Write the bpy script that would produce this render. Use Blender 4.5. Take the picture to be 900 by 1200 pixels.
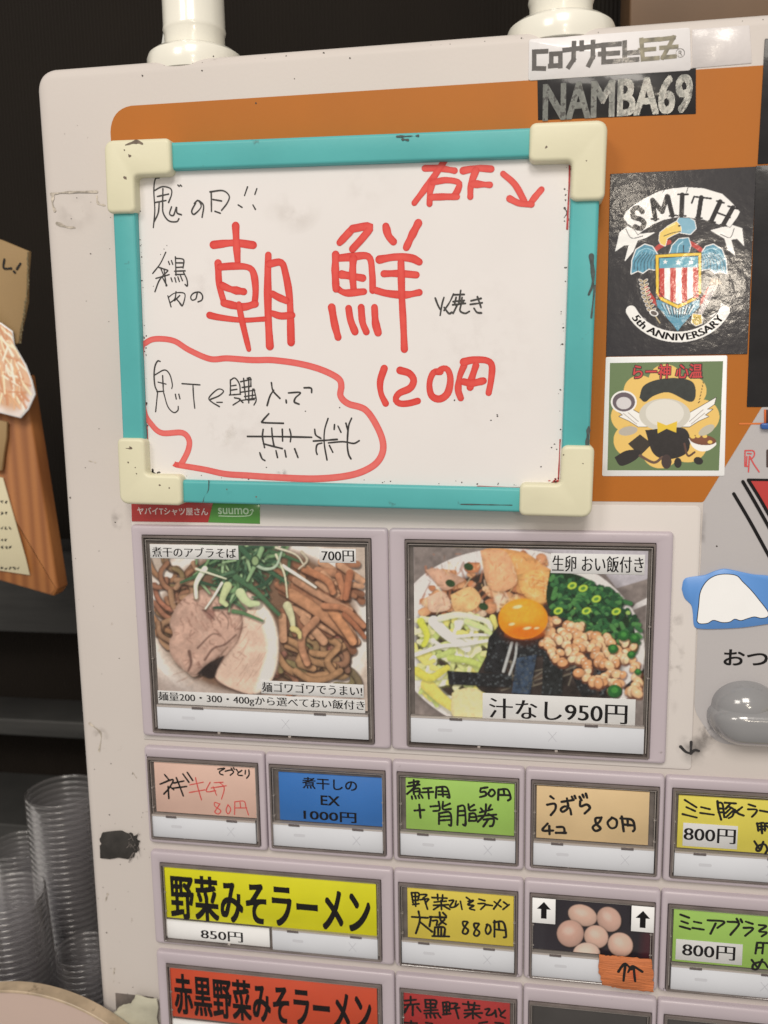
import bpy, math, random
import numpy as np
random.seed(7); RNG = np.random.default_rng(7)
S = bpy.context.scene
COL = S.collection
for o in list(bpy.data.objects): bpy.data.objects.remove(o)

# ------------------------------------------------------------------ camera
# the front of the machine is the plane y = 0 (x right, z up, in mm below); camera fitted to its button grid
ROT = np.array([1.55708624e-01, 1.64660694e-01, -2.17247727e-03])
CAM = np.array([2.32235259e-01, -4.79671571e-01, 8.49212102e-02]); FPX = 1034.46543
def rod(w):
    t = np.linalg.norm(w); k = w/t; K = np.array([[0,-k[2],k[1]],[k[2],0,-k[0]],[-k[1],k[0],0]])
    return np.eye(3)+np.sin(t)*K+(1-np.cos(t))*K@K
MW = rod(ROT)@np.array([[1,0,0],[0,0,-1],[0,1,0]])
cd = bpy.data.cameras.new('camera'); cam = bpy.data.objects.new('camera', cd); COL.objects.link(cam)
cd.sensor_fit = 'VERTICAL'; cd.sensor_height = 36; cd.lens = 36*FPX/1200
cd.clip_start = .01; cd.clip_end = 20
import mathutils
Rc = MW.T@np.diag([1,-1,-1])
cam.matrix_world = mathutils.Matrix([[*Rc[0],CAM[0]],[*Rc[1],CAM[1]],[*Rc[2],CAM[2]],[0,0,0,1]])
cd.dof.use_dof = True; cd.dof.focus_distance = .485; cd.dof.aperture_fstop = 8
S.camera = cam

# ------------------------------------------------------------------ light: ceiling lamps of the shop, above and behind the viewer
W = bpy.data.worlds.new('World'); S.world = W; W.use_nodes = True
W.node_tree.nodes['Background'].inputs[0].default_value = (1, .93, .85, 1)
W.node_tree.nodes['Background'].inputs[1].default_value = .40
def area(name, loc, target, size, power, col=(1,.93,.84), sy=None):
    l = bpy.data.lights.new(name, 'AREA'); l.energy = power; l.size = size; l.color = col
    if sy: l.shape = 'RECTANGLE'; l.size_y = sy
    o = bpy.data.objects.new(name, l); COL.objects.link(o); o.location = loc
    d = mathutils.Vector(target)-mathutils.Vector(loc); o.rotation_euler = d.to_track_quat('-Z','Y').to_euler()
    return o
area('ceiling_lamp', (.35, -1.9, 1.75), (.15, 0, -.05), .8, 33)
area('ceiling_lamp', (-.7, -1.8, 1.3), (.1, 0, -.1), .6, 13)
area('pendant_lamp', (.597, -1.469, .254), (.3, 0, .1), .10, 1.5, (1,.88,.72), .05)
area('pendant_lamp', (.48, -1.625, .682), (.3, 0, .2), .12, 1.8, (1,.88,.72))
area('pendant_lamp', (.437, -1.568, .447), (.3, 0, .15), .05, .5, (1,.88,.72))
S.view_settings.view_transform = 'Standard'; S.view_settings.look = 'None'
S.view_settings.exposure = 0; S.view_settings.gamma = 1
S.render.engine = 'CYCLES'
S.cycles.use_denoising = True
S.cycles.transparent_max_bounces = 48; S.cycles.max_bounces = 6; S.cycles.glossy_bounces = 3
S.cycles.caustics_reflective = False; S.cycles.caustics_refractive = False

# ------------------------------------------------------------------ coordinates
def Q(px, py, w=0.):
    d = MW.T@np.array([(px-450)/FPX, (py-600)/FPX, 1.]); t = (-w/1000-CAM[1])/d[1]
    X = CAM+t*d
    return float(X[0]*1000), float(X[2]*1000)
def PROJ(X, Z, w):
    P = np.stack([X/1000-CAM[0], np.full_like(X, -w/1000)-CAM[1], Z/1000-CAM[2]], -1)@MW.T
    return 450+FPX*P[...,0]/P[...,2], 600+FPX*P[...,1]/P[...,2]
FR = {'A':(0,0,1),'F0':(160,180,3.4615),'F1':(160,280,4.5),'F2':(370,240,4.2857),'F3':(150,390,5.625),'F4':(290,400,5),
 'F5':(430,400,5.294),'F6':(470,180,3.6),'F7':(590,500,6.923),'F8':(110,500,4.2857),
 'C1':(160,870,5.625),'C2':(310,880,6),'C3':(455,890,5.4545),'C4':(610,900,5.294),'C5':(770,910,6.923),'C6':(170,1000,3.1034),
 'C7':(450,1020,5.294),'C8':(600,1030,3),'B1':(150,600,3),'B2':(450,600,2.5714),'T':(550,0,2.5714),'T3':(600,0,3),'S':(700,190,4.5),
 'G':(690,400,5),'R1':(780,480,5.4585),'R2':(780,660,5),'L':(0,880,3.75),'L1':(0,260,5.4545),'L2':(0,480,4.6154),'Z0':(0,0,3)}
def P(F, a, b, w=0.):
    x0,y0,s = FR[F]; return Q(x0+a/s, y0+b/s, w)
def lin(c):
    c = c/255.; return c/12.92 if c <= .04045 else ((c+.055)/1.055)**2.4
ILL = (.93,.89,.83)
def rgb(r,g,b):
    return tuple(min(.9, lin(v)/k) for v,k in zip((r,g,b),ILL))
def rgbv(r,g,b): return np.array(rgb(r,g,b))

# ------------------------------------------------------------------ materials
def mat(name, col, rough=.5, coat=0., var=0., vscale=30., bump=0., bscale=400., alpha=1., metal=0., dirt=None, attr=None, trans=None, stretch=None, spec=.5, detail=4):
    m = bpy.data.materials.new(name); m.use_nodes = True; N = m.node_tree.nodes; L = m.node_tree.links
    b = N['Principled BSDF']; b.inputs['Roughness'].default_value = rough
    b.inputs['Coat Weight'].default_value = coat; b.inputs['Coat Roughness'].default_value = .12
    b.inputs['Metallic'].default_value = metal; b.inputs['Specular IOR Level'].default_value = spec
    b.inputs['Base Color'].default_value = (*col,1)
    tc = N.new('ShaderNodeTexCoord'); src = tc.outputs['Object']
    if stretch:
        mp = N.new('ShaderNodeMapping'); mp.inputs['Scale'].default_value = stretch; L.new(src, mp.inputs[0]); src = mp.outputs[0]
    cur = None
    if attr:
        a = N.new('ShaderNodeAttribute'); a.attribute_name = attr; cur = a.outputs['Color']
    def mix(f, a, bcol, mode='MIX'):
        x = N.new('ShaderNodeMix'); x.data_type = 'RGBA'; x.blend_type = mode
        if isinstance(f, float): x.inputs[0].default_value = f
        else: L.new(f, x.inputs[0])
        if a is None: x.inputs[6].default_value = (*col,1)
        else: L.new(a, x.inputs[6])
        if isinstance(bcol, tuple): x.inputs[7].default_value = (*bcol,1)
        else: L.new(bcol, x.inputs[7])
        return x.outputs[2]
    if var:
        n = N.new('ShaderNodeTexNoise'); n.inputs['Scale'].default_value = vscale; n.inputs['Detail'].default_value = detail; L.new(src, n.inputs[0])
        r = N.new('ShaderNodeMapRange'); r.inputs[1].default_value = .3; r.inputs[2].default_value = .7; L.new(n.outputs[0], r.inputs[0])
        r.inputs[3].default_value = 1-var; r.inputs[4].default_value = 1+var*.6
        v = N.new('ShaderNodeCombineColor'); [L.new(r.outputs[0], v.inputs[i]) for i in range(3)]
        cur = mix(1., cur, v.outputs[0], 'MULTIPLY')
        rr = N.new('ShaderNodeMapRange'); rr.inputs[3].default_value = max(0,rough-.07); rr.inputs[4].default_value = rough+.1; L.new(n.outputs[0], rr.inputs[0]); L.new(rr.outputs[0], b.inputs['Roughness'])
    if dirt:   # (colour, scale, threshold, softness, strength)
        dc, ds, th, so, st = dirt
        n2 = N.new('ShaderNodeTexNoise'); n2.inputs['Scale'].default_value = ds; n2.inputs['Detail'].default_value = 8; n2.inputs['Roughness'].default_value = .65; L.new(src, n2.inputs[0])
        r2 = N.new('ShaderNodeMapRange'); r2.inputs[1].default_value = th; r2.inputs[2].default_value = th+so; r2.inputs[4].default_value = st; L.new(n2.outputs[0], r2.inputs[0])
        cur = mix(r2.outputs[0], cur, dc)
    if cur is not None: L.new(cur, b.inputs['Base Color'])
    if bump:
        n3 = N.new('ShaderNodeTexNoise'); n3.inputs['Scale'].default_value = bscale; n3.inputs['Detail'].default_value = 3; L.new(src, n3.inputs[0])
        bp = N.new('ShaderNodeBump'); bp.inputs['Strength'].default_value = bump; bp.inputs['Distance'].default_value = .001; L.new(n3.outputs[0], bp.inputs['Height'])
        L.new(bp.outputs[0], b.inputs['Normal'])
        if coat: L.new(bp.outputs[0], b.inputs['Coat Normal'])
    if alpha < 1: b.inputs['Alpha'].default_value = alpha
    return m
def glassy(name, tint, gloss=.06, rough=.05, fres=1.35):
    m = bpy.data.materials.new(name); m.use_nodes = True; N = m.node_tree.nodes; L = m.node_tree.links
    out = N['Material Output']; N.remove(N['Principled BSDF'])
    t = N.new('ShaderNodeBsdfTransparent'); t.inputs[0].default_value = (*tint,1)
    g = N.new('ShaderNodeBsdfGlossy'); g.inputs['Roughness'].default_value = rough; g.inputs[0].default_value = (.9,.9,.9,1)
    f = N.new('ShaderNodeFresnel'); f.inputs[0].default_value = fres
    a = N.new('ShaderNodeMath'); a.operation = 'ADD'; a.inputs[1].default_value = gloss; L.new(f.outputs[0], a.inputs[0]); a.use_clamp = True
    x = N.new('ShaderNodeMixShader'); L.new(a.outputs[0], x.inputs[0]); L.new(t.outputs[0], x.inputs[1]); L.new(g.outputs[0], x.inputs[2]); L.new(x.outputs[0], out.inputs[0])
    return m
M = {}
M['cream'] = mat('cream_paint', rgb(196,186,177), .45, spec=.3, var=.035, vscale=9, bump=.05, bscale=500, dirt=((.25,.2,.15),75,.70,.05,.55))
M['cream2'] = mat('cream_plastic', rgb(204,195,187), .45, spec=.35, var=.03, vscale=12, dirt=((.25,.2,.16),90,.7,.06,.5))
M['lav'] = mat('lavender_plastic', rgb(181,168,171), .33, var=.035, vscale=14, bump=.04, bscale=700, dirt=((.2,.17,.16),110,.71,.05,.5))
M['orange'] = mat('orange_print', rgb(170,99,32), .5, spec=.25, var=.08, vscale=16, dirt=((.8,.5,.25),60,.66,.1,.3), bump=.04, stretch=(1,1,.6))
M['gray'] = mat('grey_panel', rgb(176,170,167), .42, var=.04, vscale=14, dirt=((.15,.14,.13),60,.70,.08,.4), bump=.05)
M['teal'] = mat('teal_plastic', rgb(82,164,161), .40, spec=.35, var=.08, vscale=20, dirt=((.06,.1,.1),55,.67,.06,.75), bump=.06, bscale=250)
M['ivory'] = mat('ivory_plastic', rgb(208,201,170), .42, var=.05, vscale=25, dirt=((.07,.05,.04),70,.70,.03,.8), bump=.05)
M['board'] = mat('whiteboard_enamel', rgb(219,212,206), .16, var=.028, vscale=11, dirt=((.5,.45,.4),9,.62,.2,.3), bump=.015, bscale=60)
M['black'] = mat('black_print', (.008,.007,.008), .6, spec=.2)
M['blackink'] = mat('black_marker', (.012,.011,.011), .5, spec=.3)
M['darkink'] = mat('thin_black_marker', (.04,.038,.038), .35, var=.4, vscale=300)
M['smoke'] = mat('smoky_clear_plastic', (.15,.125,.118), .14, coat=.5, var=.3, vscale=60)
M['recess'] = mat('recess_dark', (.17,.148,.138), .4, var=.3, vscale=120)
M['ledge'] = mat('clear_ledge', (.46,.42,.40), .15, coat=.6)
M['clip'] = mat('clip_plastic', (.12,.10,.10), .2, coat=.3)
M['strip'] = mat('white_strip_card', rgb(203,203,205), .5, var=.02, vscale=40)
M['paper'] = mat('white_paper', rgb(232,229,226), .6, var=.02, vscale=60)
M['pane'] = glassy('clear_cover', (.99,.99,.99), .0, .06, 1.28)
M['postw'] = mat('white_enamel', rgb(226,220,204), .2, coat=.5, var=.04, vscale=20)
M['wall'] = None
def cardmat(n, c): return mat(n, tuple(min(.88,v*1.17) for v in rgb(*c)), .55, var=.04, vscale=60, bump=.05, bscale=300)

# ------------------------------------------------------------------ object helpers (everything in mm)
def props(o, label=None, cat=None, group=None, kind=None):
    for k,v in (('label',label),('category',cat),('group',group),('kind',kind)):
        if v: o[k] = v
    return o
def wl(o):
    v = mathutils.Vector((0,0,0))
    while o is not None: v = v+o.location; o = o.parent
    return v
def empty(name, x, z, w, label=None, cat=None, group=None):
    o = bpy.data.objects.new(name, None); o.empty_display_size = .01; COL.objects.link(o); o.location = (x/1000,-w/1000,z/1000)
    return props(o, label, cat, group)
def mesh(name, V, Fc, m, parent=None, smooth=False, local=False, sharp=None):
    me = bpy.data.meshes.new(name)
    off = wl(parent) if (parent is not None and not local) else mathutils.Vector((0,0,0))
    V = np.asarray(V, dtype=float).reshape(-1,3)
    VV = np.stack([V[:,0]/1000-off.x, -V[:,2]/1000-off.y, V[:,1]/1000-off.z], 1)
    me.from_pydata(VV.tolist(), [], Fc); me.materials.append(m)
    if smooth:
        me.polygons.foreach_set('use_smooth', [len(p.vertices) <= 4 for p in me.polygons])
        if sharp: me.set_sharp_from_angle(angle=math.radians(sharp))
    o = bpy.data.objects.new(name, me); COL.objects.link(o); o.parent = parent
    return o
class MB:      # mesh gatherer; verts are (x, z, w) in mm
    def __init__(s): s.V = []; s.F = []; s.C = []
    def add(s, V, F, C=None):
        n = len(s.V); s.V += [tuple(v) for v in V]; s.F += [tuple(i+n for i in f) for f in F]
        s.C += list(C) if C is not None else [1.]*len(V)
    def build(s, name, m, parent=None, smooth=False, sharp=40, local=False, attr=None):
        o = mesh(name, s.V, s.F, m, parent, smooth, local, sharp)
        if attr:
            a = o.data.color_attributes.new(attr, 'FLOAT_COLOR', 'POINT')
            c = np.ones((len(s.V),4)); c[:,:3] = np.array(s.C, dtype=float).reshape(len(s.V),-1); a.data.foreach_set('color', c.ravel())
        return o
def orient(p):
    a = sum(p[i][0]*p[(i+1)%len(p)][1]-p[(i+1)%len(p)][0]*p[i][1] for i in range(len(p)))
    return p if a > 0 else p[::-1]
def rpoly(pts, r, n=5):
    pts = orient([tuple(p) for p in pts]); k = len(pts); rr = r if isinstance(r,(list,tuple)) else [r]*k; out = []
    for i in range(k):
        a, b, c = (np.array(pts[j%k]) for j in (i-1, i, i+1)); ri = rr[i]
        d1 = (a-b)/np.linalg.norm(a-b); d2 = (c-b)/np.linalg.norm(c-b)
        if ri <= 0: out.append(tuple(b)); continue
        ang = math.acos(max(-1,min(1,float(d1@d2)))); t = min(ri/math.tan(ang/2), .49*min(np.linalg.norm(a-b),np.linalg.norm(c-b)))
        p0 = b+d1*t; p1 = b+d2*t
        for j in range(n+1):
            s = j/n; out.append(tuple((1-s)**2*p0*1+2*s*(1-s)*(b*.82+(p0+p1)/2*.18)+s*s*p1))
    return out
def rect(x0,x1,z0,z1): return [(x0,z0),(x1,z0),(x1,z1),(x0,z1)]
def rrect(x0,x1,z0,z1,r=1,n=4): return rpoly(rect(x0,x1,z0,z1), r, n)
def inset(p, d):
    k = len(p); out = []
    for i in range(k):
        a,b,c = (np.array(p[j%k]) for j in (i-1,i,i+1)); e1 = b-a; e2 = c-b
        n1 = np.array([-e1[1],e1[0]])/(np.linalg.norm(e1)+1e-9); n2 = np.array([-e2[1],e2[0]])/(np.linalg.norm(e2)+1e-9)
        m = n1+n2; m = m/(max(.35, float(m@m)/2)) 
        out.append(tuple(b+m*d))
    return out
def loft(mb, rings, cap=True, back=False):
    n = len(rings[0][0]); V = []; F = []
    for ring, w in rings: V += [(x,z,w) for x,z in ring]
    for j in range(len(rings)-1):
        for i in range(n):
            a = j*n+i; b = j*n+(i+1)%n; F.append((a, b, b+n, a+n))
    if cap: F.append(tuple((len(rings)-1)*n+i for i in range(n)))
    if back: F.append(tuple(range(n))[::-1])
    mb.add(V, F)
def slab(mb, poly, w0, w1, bev=.3, steps=2, back=True):
    poly = orient(poly); R = [(poly,w0)]
    if bev > 0:
        for k in range(steps+1):
            t = k/steps*math.pi/2; R.append((inset(poly, bev*(1-math.cos(t))), w1-bev+bev*math.sin(t)))
    else: R.append((poly,w1))
    loft(mb, R, True, back)
def slabo(name, poly, w0, w1, m, parent, bev=.3, steps=2, smooth=True, back=True):
    mb = MB(); slab(mb, poly, w0, w1, bev, steps, back); return mb.build(name, m, parent, smooth, 50)
def lathe(mb, prof, cx, cw, n=40, cap=False):   # prof (radius, z); axis vertical
    V = []; F = []
    for r,z in prof:
        for i in range(n):
            a = 2*math.pi*i/n; V.append((cx+r*math.cos(a), z, cw+r*math.sin(a)))
    for j in range(len(prof)-1):
        for i in range(n):
            a = j*n+i; b = j*n+(i+1)%n; F.append((a,b,b+n,a+n))
    mb.add(V,F)
# ---- pen strokes
def smooth_path(pts, step):
    p = np.array(pts, dtype=float)
    if len(p) == 2: q = p
    else:
        e = np.vstack([2*p[0]-p[1], p, 2*p[-1]-p[-2]]); q = []
        for i in range(1, len(e)-2):
            for t in np.linspace(0,1,7)[:-1]:
                a,b,c,d = e[i-1:i+3]
                q.append(.5*((2*b)+(c-a)*t+(2*a-5*b+4*c-d)*t*t+(3*b-3*c+d-a)*t**3))
        q.append(e[-2]); q = np.array(q)
    L = np.r_[0, np.cumsum(np.linalg.norm(np.diff(q,axis=0),axis=1))]
    n = max(3, int(L[-1]/step)+1); s = np.linspace(0, L[-1], n)
    return np.stack([np.interp(s,L,q[:,0]), np.interp(s,L,q[:,1])],1)
_lay = [0]
def stroke(mb, pts, wid, w, taper=.0, jit=.06, fade=None):
    q = smooth_path(pts, max(.35, wid*.35)); _lay[0] = (_lay[0]+1) % 24; w = w+_lay[0]*.006
    d = np.gradient(q, axis=0); d /= (np.linalg.norm(d,axis=1)[:,None]+1e-9); nrm = np.stack([-d[:,1],d[:,0]],1); n = len(q)
    hw = np.full(n, wid/2)*(1+jit*np.interp(np.arange(n), np.linspace(0,n,6), RNG.normal(size=6)))
    if taper: hw *= np.linspace(1, 1-taper, n)
    # round ends
    V = []; C = []; F = []
    seq = []
    for k in (80,55,25): a = math.radians(k); seq.append((q[0]-d[0]*hw[0]*math.sin(a), nrm[0], hw[0]*math.cos(a), 1.25))
    for i in range(n): seq.append((q[i], nrm[i], hw[i], 1.))
    for k in (25,55,80): a = math.radians(k); seq.append((q[-1]+d[-1]*hw[-1]*math.sin(a), nrm[-1], hw[-1]*math.cos(a), 1.35))
    m = len(seq)
    w0_ = w
    for i,(c,nn,h,k) in enumerate(seq):
        s = i/m; w = w0_+.005*s; base = (.75+.35*math.sin(s*9+hw[0]*40)*.4)
        for t,dd in ((-1,.86),(-.6,base*.8),(0,base*.62),(.6,base*.85),(1,1.05)):
            x,z = c+nn*h*t; V.append((x,z,w)); C.append(min(1.3, dd*k))
    for i in range(m-1):
        for j in range(4):
            a = i*5+j; F.append((a, a+5, a+6, a+1))
    mb.add(V,F,C)
def writing(name, F, strokes, widpx, w, m, parent, taper=0., jit=.08, attr=None, mb=None, build=True):
    mb = mb or MB()
    for s in strokes:
        pp = [P(F,a,b,w) for a,b in s]
        c = np.array(pp).mean(0); mm = .56
        stroke(mb, pp, widpx*mm, w, taper, jit)
    return mb.build(name, m, parent, attr=attr) if build else mb
def inkmat(name, c1, c2):
    m = mat(name, c1, .35); N = m.node_tree.nodes; L = m.node_tree.links; b = N['Principled BSDF']
    a = N.new('ShaderNodeAttribute'); a.attribute_name = 'ink'; x = N.new('ShaderNodeMix'); x.data_type = 'RGBA'
    n = N.new('ShaderNodeTexNoise'); n.inputs['Scale'].default_value = 260; tc = N.new('ShaderNodeTexCoord'); L.new(tc.outputs['Object'], n.inputs[0])
    ad = N.new('ShaderNodeMath'); ad.operation = 'MULTIPLY_ADD'; ad.inputs[1].default_value = .5; L.new(n.outputs[0], ad.inputs[0]); L.new(a.outputs['Fac'], ad.inputs[2])
    mr = N.new('ShaderNodeMapRange'); mr.inputs[1].default_value = .6; mr.inputs[2].default_value = 1.45; L.new(ad.outputs[0], mr.inputs[0])
    L.new(mr.outputs[0], x.inputs[0]); x.inputs[6].default_value = (*c2,1); x.inputs[7].default_value = (*c1,1); L.new(x.outputs[2], b.inputs['Base Color'])
    return m
M['red'] = inkmat('red_marker', rgb(192,38,34), rgb(214,78,68))
M['salmon'] = inkmat('faded_red_marker', rgb(206,72,68), rgb(219,108,100))
M['redthin'] = mat('thin_red_pen', rgb(222,84,78), .5)
# ---- printed text
def glyphs(body, offset=0., spacing=1.):
    c = bpy.data.curves.new('t','FONT'); c.body = body; c.resolution_u = 4; c.offset = offset; c.space_character = spacing; c.align_x = 'LEFT'
    o = bpy.data.objects.new('t', c); COL.objects.link(o); bpy.context.view_layer.update()
    me = bpy.data.meshes.new_from_object(o.evaluated_get(bpy.context.evaluated_depsgraph_get()))
    V = np.array([v.co[:2] for v in me.vertices]); F = [tuple(p.vertices) for p in me.polygons]
    bpy.data.objects.remove(o); bpy.data.curves.remove(c); bpy.data.meshes.remove(me)
    return V, F
def text(body, F, tl, br, w, m, parent, style='gothic', name='lettering', rot=0., spacing=1., warp=None, box=None):
    off = {'gothic':0.,'mincho':-.006,'bold':0.,'thin':-.012,'heavy':0.,'dot':.012}[style]
    V, Fc = glyphs(body, off, spacing)
    lo = V.min(0); hi = V.max(0); U = (V-lo)/(hi-lo)
    if box: x0,z1,x1,z0 = box
    else: (x0,z1),(x1,z0) = P(F,*tl,w), P(F,*br,w)
    X = x0+U[:,0]*(x1-x0); Z = z0+U[:,1]*(z1-z0)
    if rot:
        cx,cz = (x0+x1)/2,(z0+z1)/2; a = math.radians(rot); X,Z = cx+(X-cx)*math.cos(a)-(Z-cz)*math.sin(a), cz+(X-cx)*math.sin(a)+(Z-cz)*math.cos(a)
    mb = MB(); em = (x1-x0)/(hi[0]-lo[0])
    sh = {'mincho':[(s,0) for s in (-.024,-.008,.008,.024)],'heavy':[(s,t) for s in (-.036,-.018,0,.018,.036) for t in (-.02,0,.02)],'bold':[(s,t) for s in (-.018,0,.018) for t in (-.014,.014)]}.get(style,[(0,0)])
    ez = (z1-z0)/(hi[1]-lo[1])
    for k,(s,tz) in enumerate(sh):
        XX = X+s*em; ZZ = Z+tz*ez
        if warp: A,B = warp(U[:,0]+s*em/(x1-x0), U[:,1]); pts = zip(A,B,np.full(len(A),w+k*.004))
        else: pts = zip(XX, ZZ, np.full(len(X), w+k*.004))
        mb.add([tuple(map(float,p)) for p in pts], Fc)
    return mb.build(name, m, parent)

# ------------------------------------------------------------------ painter for flat printed pictures (colour per vertex of a fine sheet)
def vnoise(X, Y, sc, seed):
    g = np.random.default_rng(seed).random((64,64)); x = X/sc; y = Y/sc; xi = np.floor(x).astype(int); yi = np.floor(y).astype(int); fx = x-xi; fy = y-yi
    fx = fx*fx*(3-2*fx); fy = fy*fy*(3-2*fy); a = g[xi%64,yi%64]; b = g[(xi+1)%64,yi%64]; c = g[xi%64,(yi+1)%64]; d = g[(xi+1)%64,(yi+1)%64]
    return (a*(1-fx)+b*fx)*(1-fy)+(c*(1-fx)+d*fx)*fy
class Paint:
    def __init__(s, F, poly, w, step=.36):
        s.F = F; s.w = w; x0,x1 = poly[0],poly[1]; z0,z1 = poly[2],poly[3]
        nx = int((x1-x0)/step)+1; nz = int((z1-z0)/step)+1; s.nx, s.nz = nx, nz
        gx,gz = np.meshgrid(np.linspace(x0,x1,nx), np.linspace(z0,z1,nz)); s.GX, s.GZ = gx.ravel(), gz.ravel()
        px,py = PROJ(s.GX, s.GZ, w); fx,fy,k = FR[F]; s.X = (px-fx)*k; s.Y = (py-fy)*k
        s.C = np.zeros((nx*nz,3)); s.aa = step*1.9*k*.55
    def put(s, idx, a, col):
        a = np.clip(a,0,1)[:,None]; s.C[idx] = s.C[idx]*(1-a)+np.asarray(col)*a
    def sel(s, x0,x1,y0,y1, pad=0): return np.where((s.X>x0-pad)&(s.X<x1+pad)&(s.Y>y0-pad)&(s.Y<y1+pad))[0]
    def fillall(s, c): s.C[:] = rgbv(*c)
    def ell(s, cx,cy,rx,ry,rot,c,al=1.,soft=None,shade=0.,light=(-.4,-.6)):
        R = max(rx,ry); i = s.sel(cx-R,cx+R,cy-R,cy+R,6); a = math.radians(rot); dx,dy = s.X[i]-cx, s.Y[i]-cy
        u = (dx*math.cos(a)+dy*math.sin(a))/rx; v = (-dx*math.sin(a)+dy*math.cos(a))/ry; d = np.sqrt(u*u+v*v)
        so = soft or s.aa/min(rx,ry); m = np.clip((1-d)/so+.5,0,1)*al
        col = rgbv(*c)[None,:].repeat(len(i),0)
        if shade: 
            nz_ = np.sqrt(np.clip(1-d*d,0,1)); l = nz_*.75+(u*light[0]+v*light[1])*.5; col = col*(1-shade+shade*1.35*np.clip(l+.25,0,1.3))[:,None]
        s.put(i, m, col)
    def pdist(s, i, pts, closed):
        p = np.array(pts, float); n = len(p); D = np.full(len(i), 1e9); side = np.zeros(len(i)); x,y = s.X[i],s.Y[i]; inside = np.zeros(len(i),bool); T = np.zeros(len(i)); tot = 0.
        for k in range(n if closed else n-1):
            a,b = p[k],p[(k+1)%n]; e = b-a; L2 = e@e+1e-9; t = np.clip(((x-a[0])*e[0]+(y-a[1])*e[1])/L2,0,1)
            d = np.hypot(x-a[0]-t*e[0], y-a[1]-t*e[1]); q = d<D; D[q] = d[q]; side[q] = (((x-a[0])*e[1]-(y-a[1])*e[0])/math.sqrt(L2))[q]; T[q] = (tot+t*math.sqrt(L2))[q]; tot += math.sqrt(L2)
            if closed:
                c = ((a[1]>y)!=(b[1]>y)); xx = (b[0]-a[0])*(y-a[1])/((b[1]-a[1]) or 1e-9)+a[0]; inside ^= (c&(x<xx))
        return D, side, inside, T
    def poly(s, pts, c, al=1., soft=None, tex=0., seed=1, tsc=18, smoothp=False, edge=None):
        if smoothp: pts = smooth_path(list(pts)+[pts[0]], 8)
        p = np.array(pts); i = s.sel(p[:,0].min(),p[:,0].max(),p[:,1].min(),p[:,1].max(),8)
        D,_,ins,_ = s.pdist(i, pts, True); sd = np.where(ins,D,-D); so = soft or s.aa
        m = np.clip(sd/so+.5,0,1)*al; col = rgbv(*c)[None,:].repeat(len(i),0)
        if tex: col = col*(1+tex*(vnoise(s.X[i],s.Y[i],tsc,seed)+.5*vnoise(s.X[i],s.Y[i],tsc*.4,seed+1)-.75))[:,None]
        if edge: col = col*(1-edge[1]*np.clip(1-sd/edge[0],0,1))[:,None]
        s.put(i, m, col)
    def line(s, pts, wd, c, al=1., shade=0., smoothp=True, tex=0., seed=1, soft=None, taper=0.):
        if smoothp and len(pts)>2: pts = smooth_path(pts, max(4,wd*.6))
        p = np.array(pts,float); r = wd/2; i = s.sel(p[:,0].min(),p[:,0].max(),p[:,1].min(),p[:,1].max(),r+4)
        if len(i)==0: return
        D,side,_,T = s.pdist(i, pts, False)
        if taper: r = r*(1-taper*T/(T.max()+1e-9))
        m = np.clip((r-D)/(soft or s.aa)+.5,0,1)*al
        col = rgbv(*c)[None,:].repeat(len(i),0)
        if shade:
            u = np.clip(side/r,-1,1)*(1 if p[-1][0]>p[0][0] else -1); col = col*np.clip(1-shade+shade*1.5*np.sqrt(np.clip(1-u*u,0,1))-shade*.0+shade*.35*u,.1,1.6)[:,None]
        if tex: col = col*(1+tex*(vnoise(s.X[i],s.Y[i],14,seed)-.5))[:,None]
        s.put(i,m,col)
    def tex(s, amt, sc, seed, tint=(1,1,1)):
        n = vnoise(s.X,s.Y,sc,seed)-.5; s.C *= (1+amt*n[:,None]*np.array(tint))
    def blur(s, k=1):
        C = s.C.reshape(s.nz,s.nx,3)
        for _ in range(k):
            C = (np.roll(C,1,0)+np.roll(C,-1,0)+2*C)/4; C = (np.roll(C,1,1)+np.roll(C,-1,1)+2*C)/4
        s.C = C.reshape(-1,3)
    def sheet(s, name, m, parent, poly=None, clip=None):
        nx,nz = s.nx,s.nz; a = np.arange(nx*nz).reshape(nz,nx); F = np.stack([a[:-1,:-1].ravel(),a[:-1,1:].ravel(),a[1:,1:].ravel(),a[1:,:-1].ravel()],1)
        if clip is not None:
            i = np.arange(nx*nz); D,_,ins,_ = s.pdist(i, clip, True); F = F[ins[F].all(1)]
        V = np.stack([s.GX,s.GZ,np.full(len(s.GX),s.w)],1)
        o = mesh(name, V, F.tolist(), m, parent); at = o.data.color_attributes.new('pic','FLOAT_COLOR','POINT')
        c = np.ones((nx*nz,4)); c[:,:3] = np.clip(s.C*1.12,0,.88); at.data.foreach_set('color', c.ravel()); return o
M['photo'] = mat('printed_photo', (.5,.5,.5), .28, attr='pic', coat=.15)
M['sticker'] = mat('glossy_embossed_sticker', (.5,.5,.5), .38, attr='pic', coat=.5, bump=.13, bscale=170, spec=.2)
M['sticker2'] = mat('matt_sticker', (.5,.5,.5), .4, attr='pic', coat=.1)
PICS = {}
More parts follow.
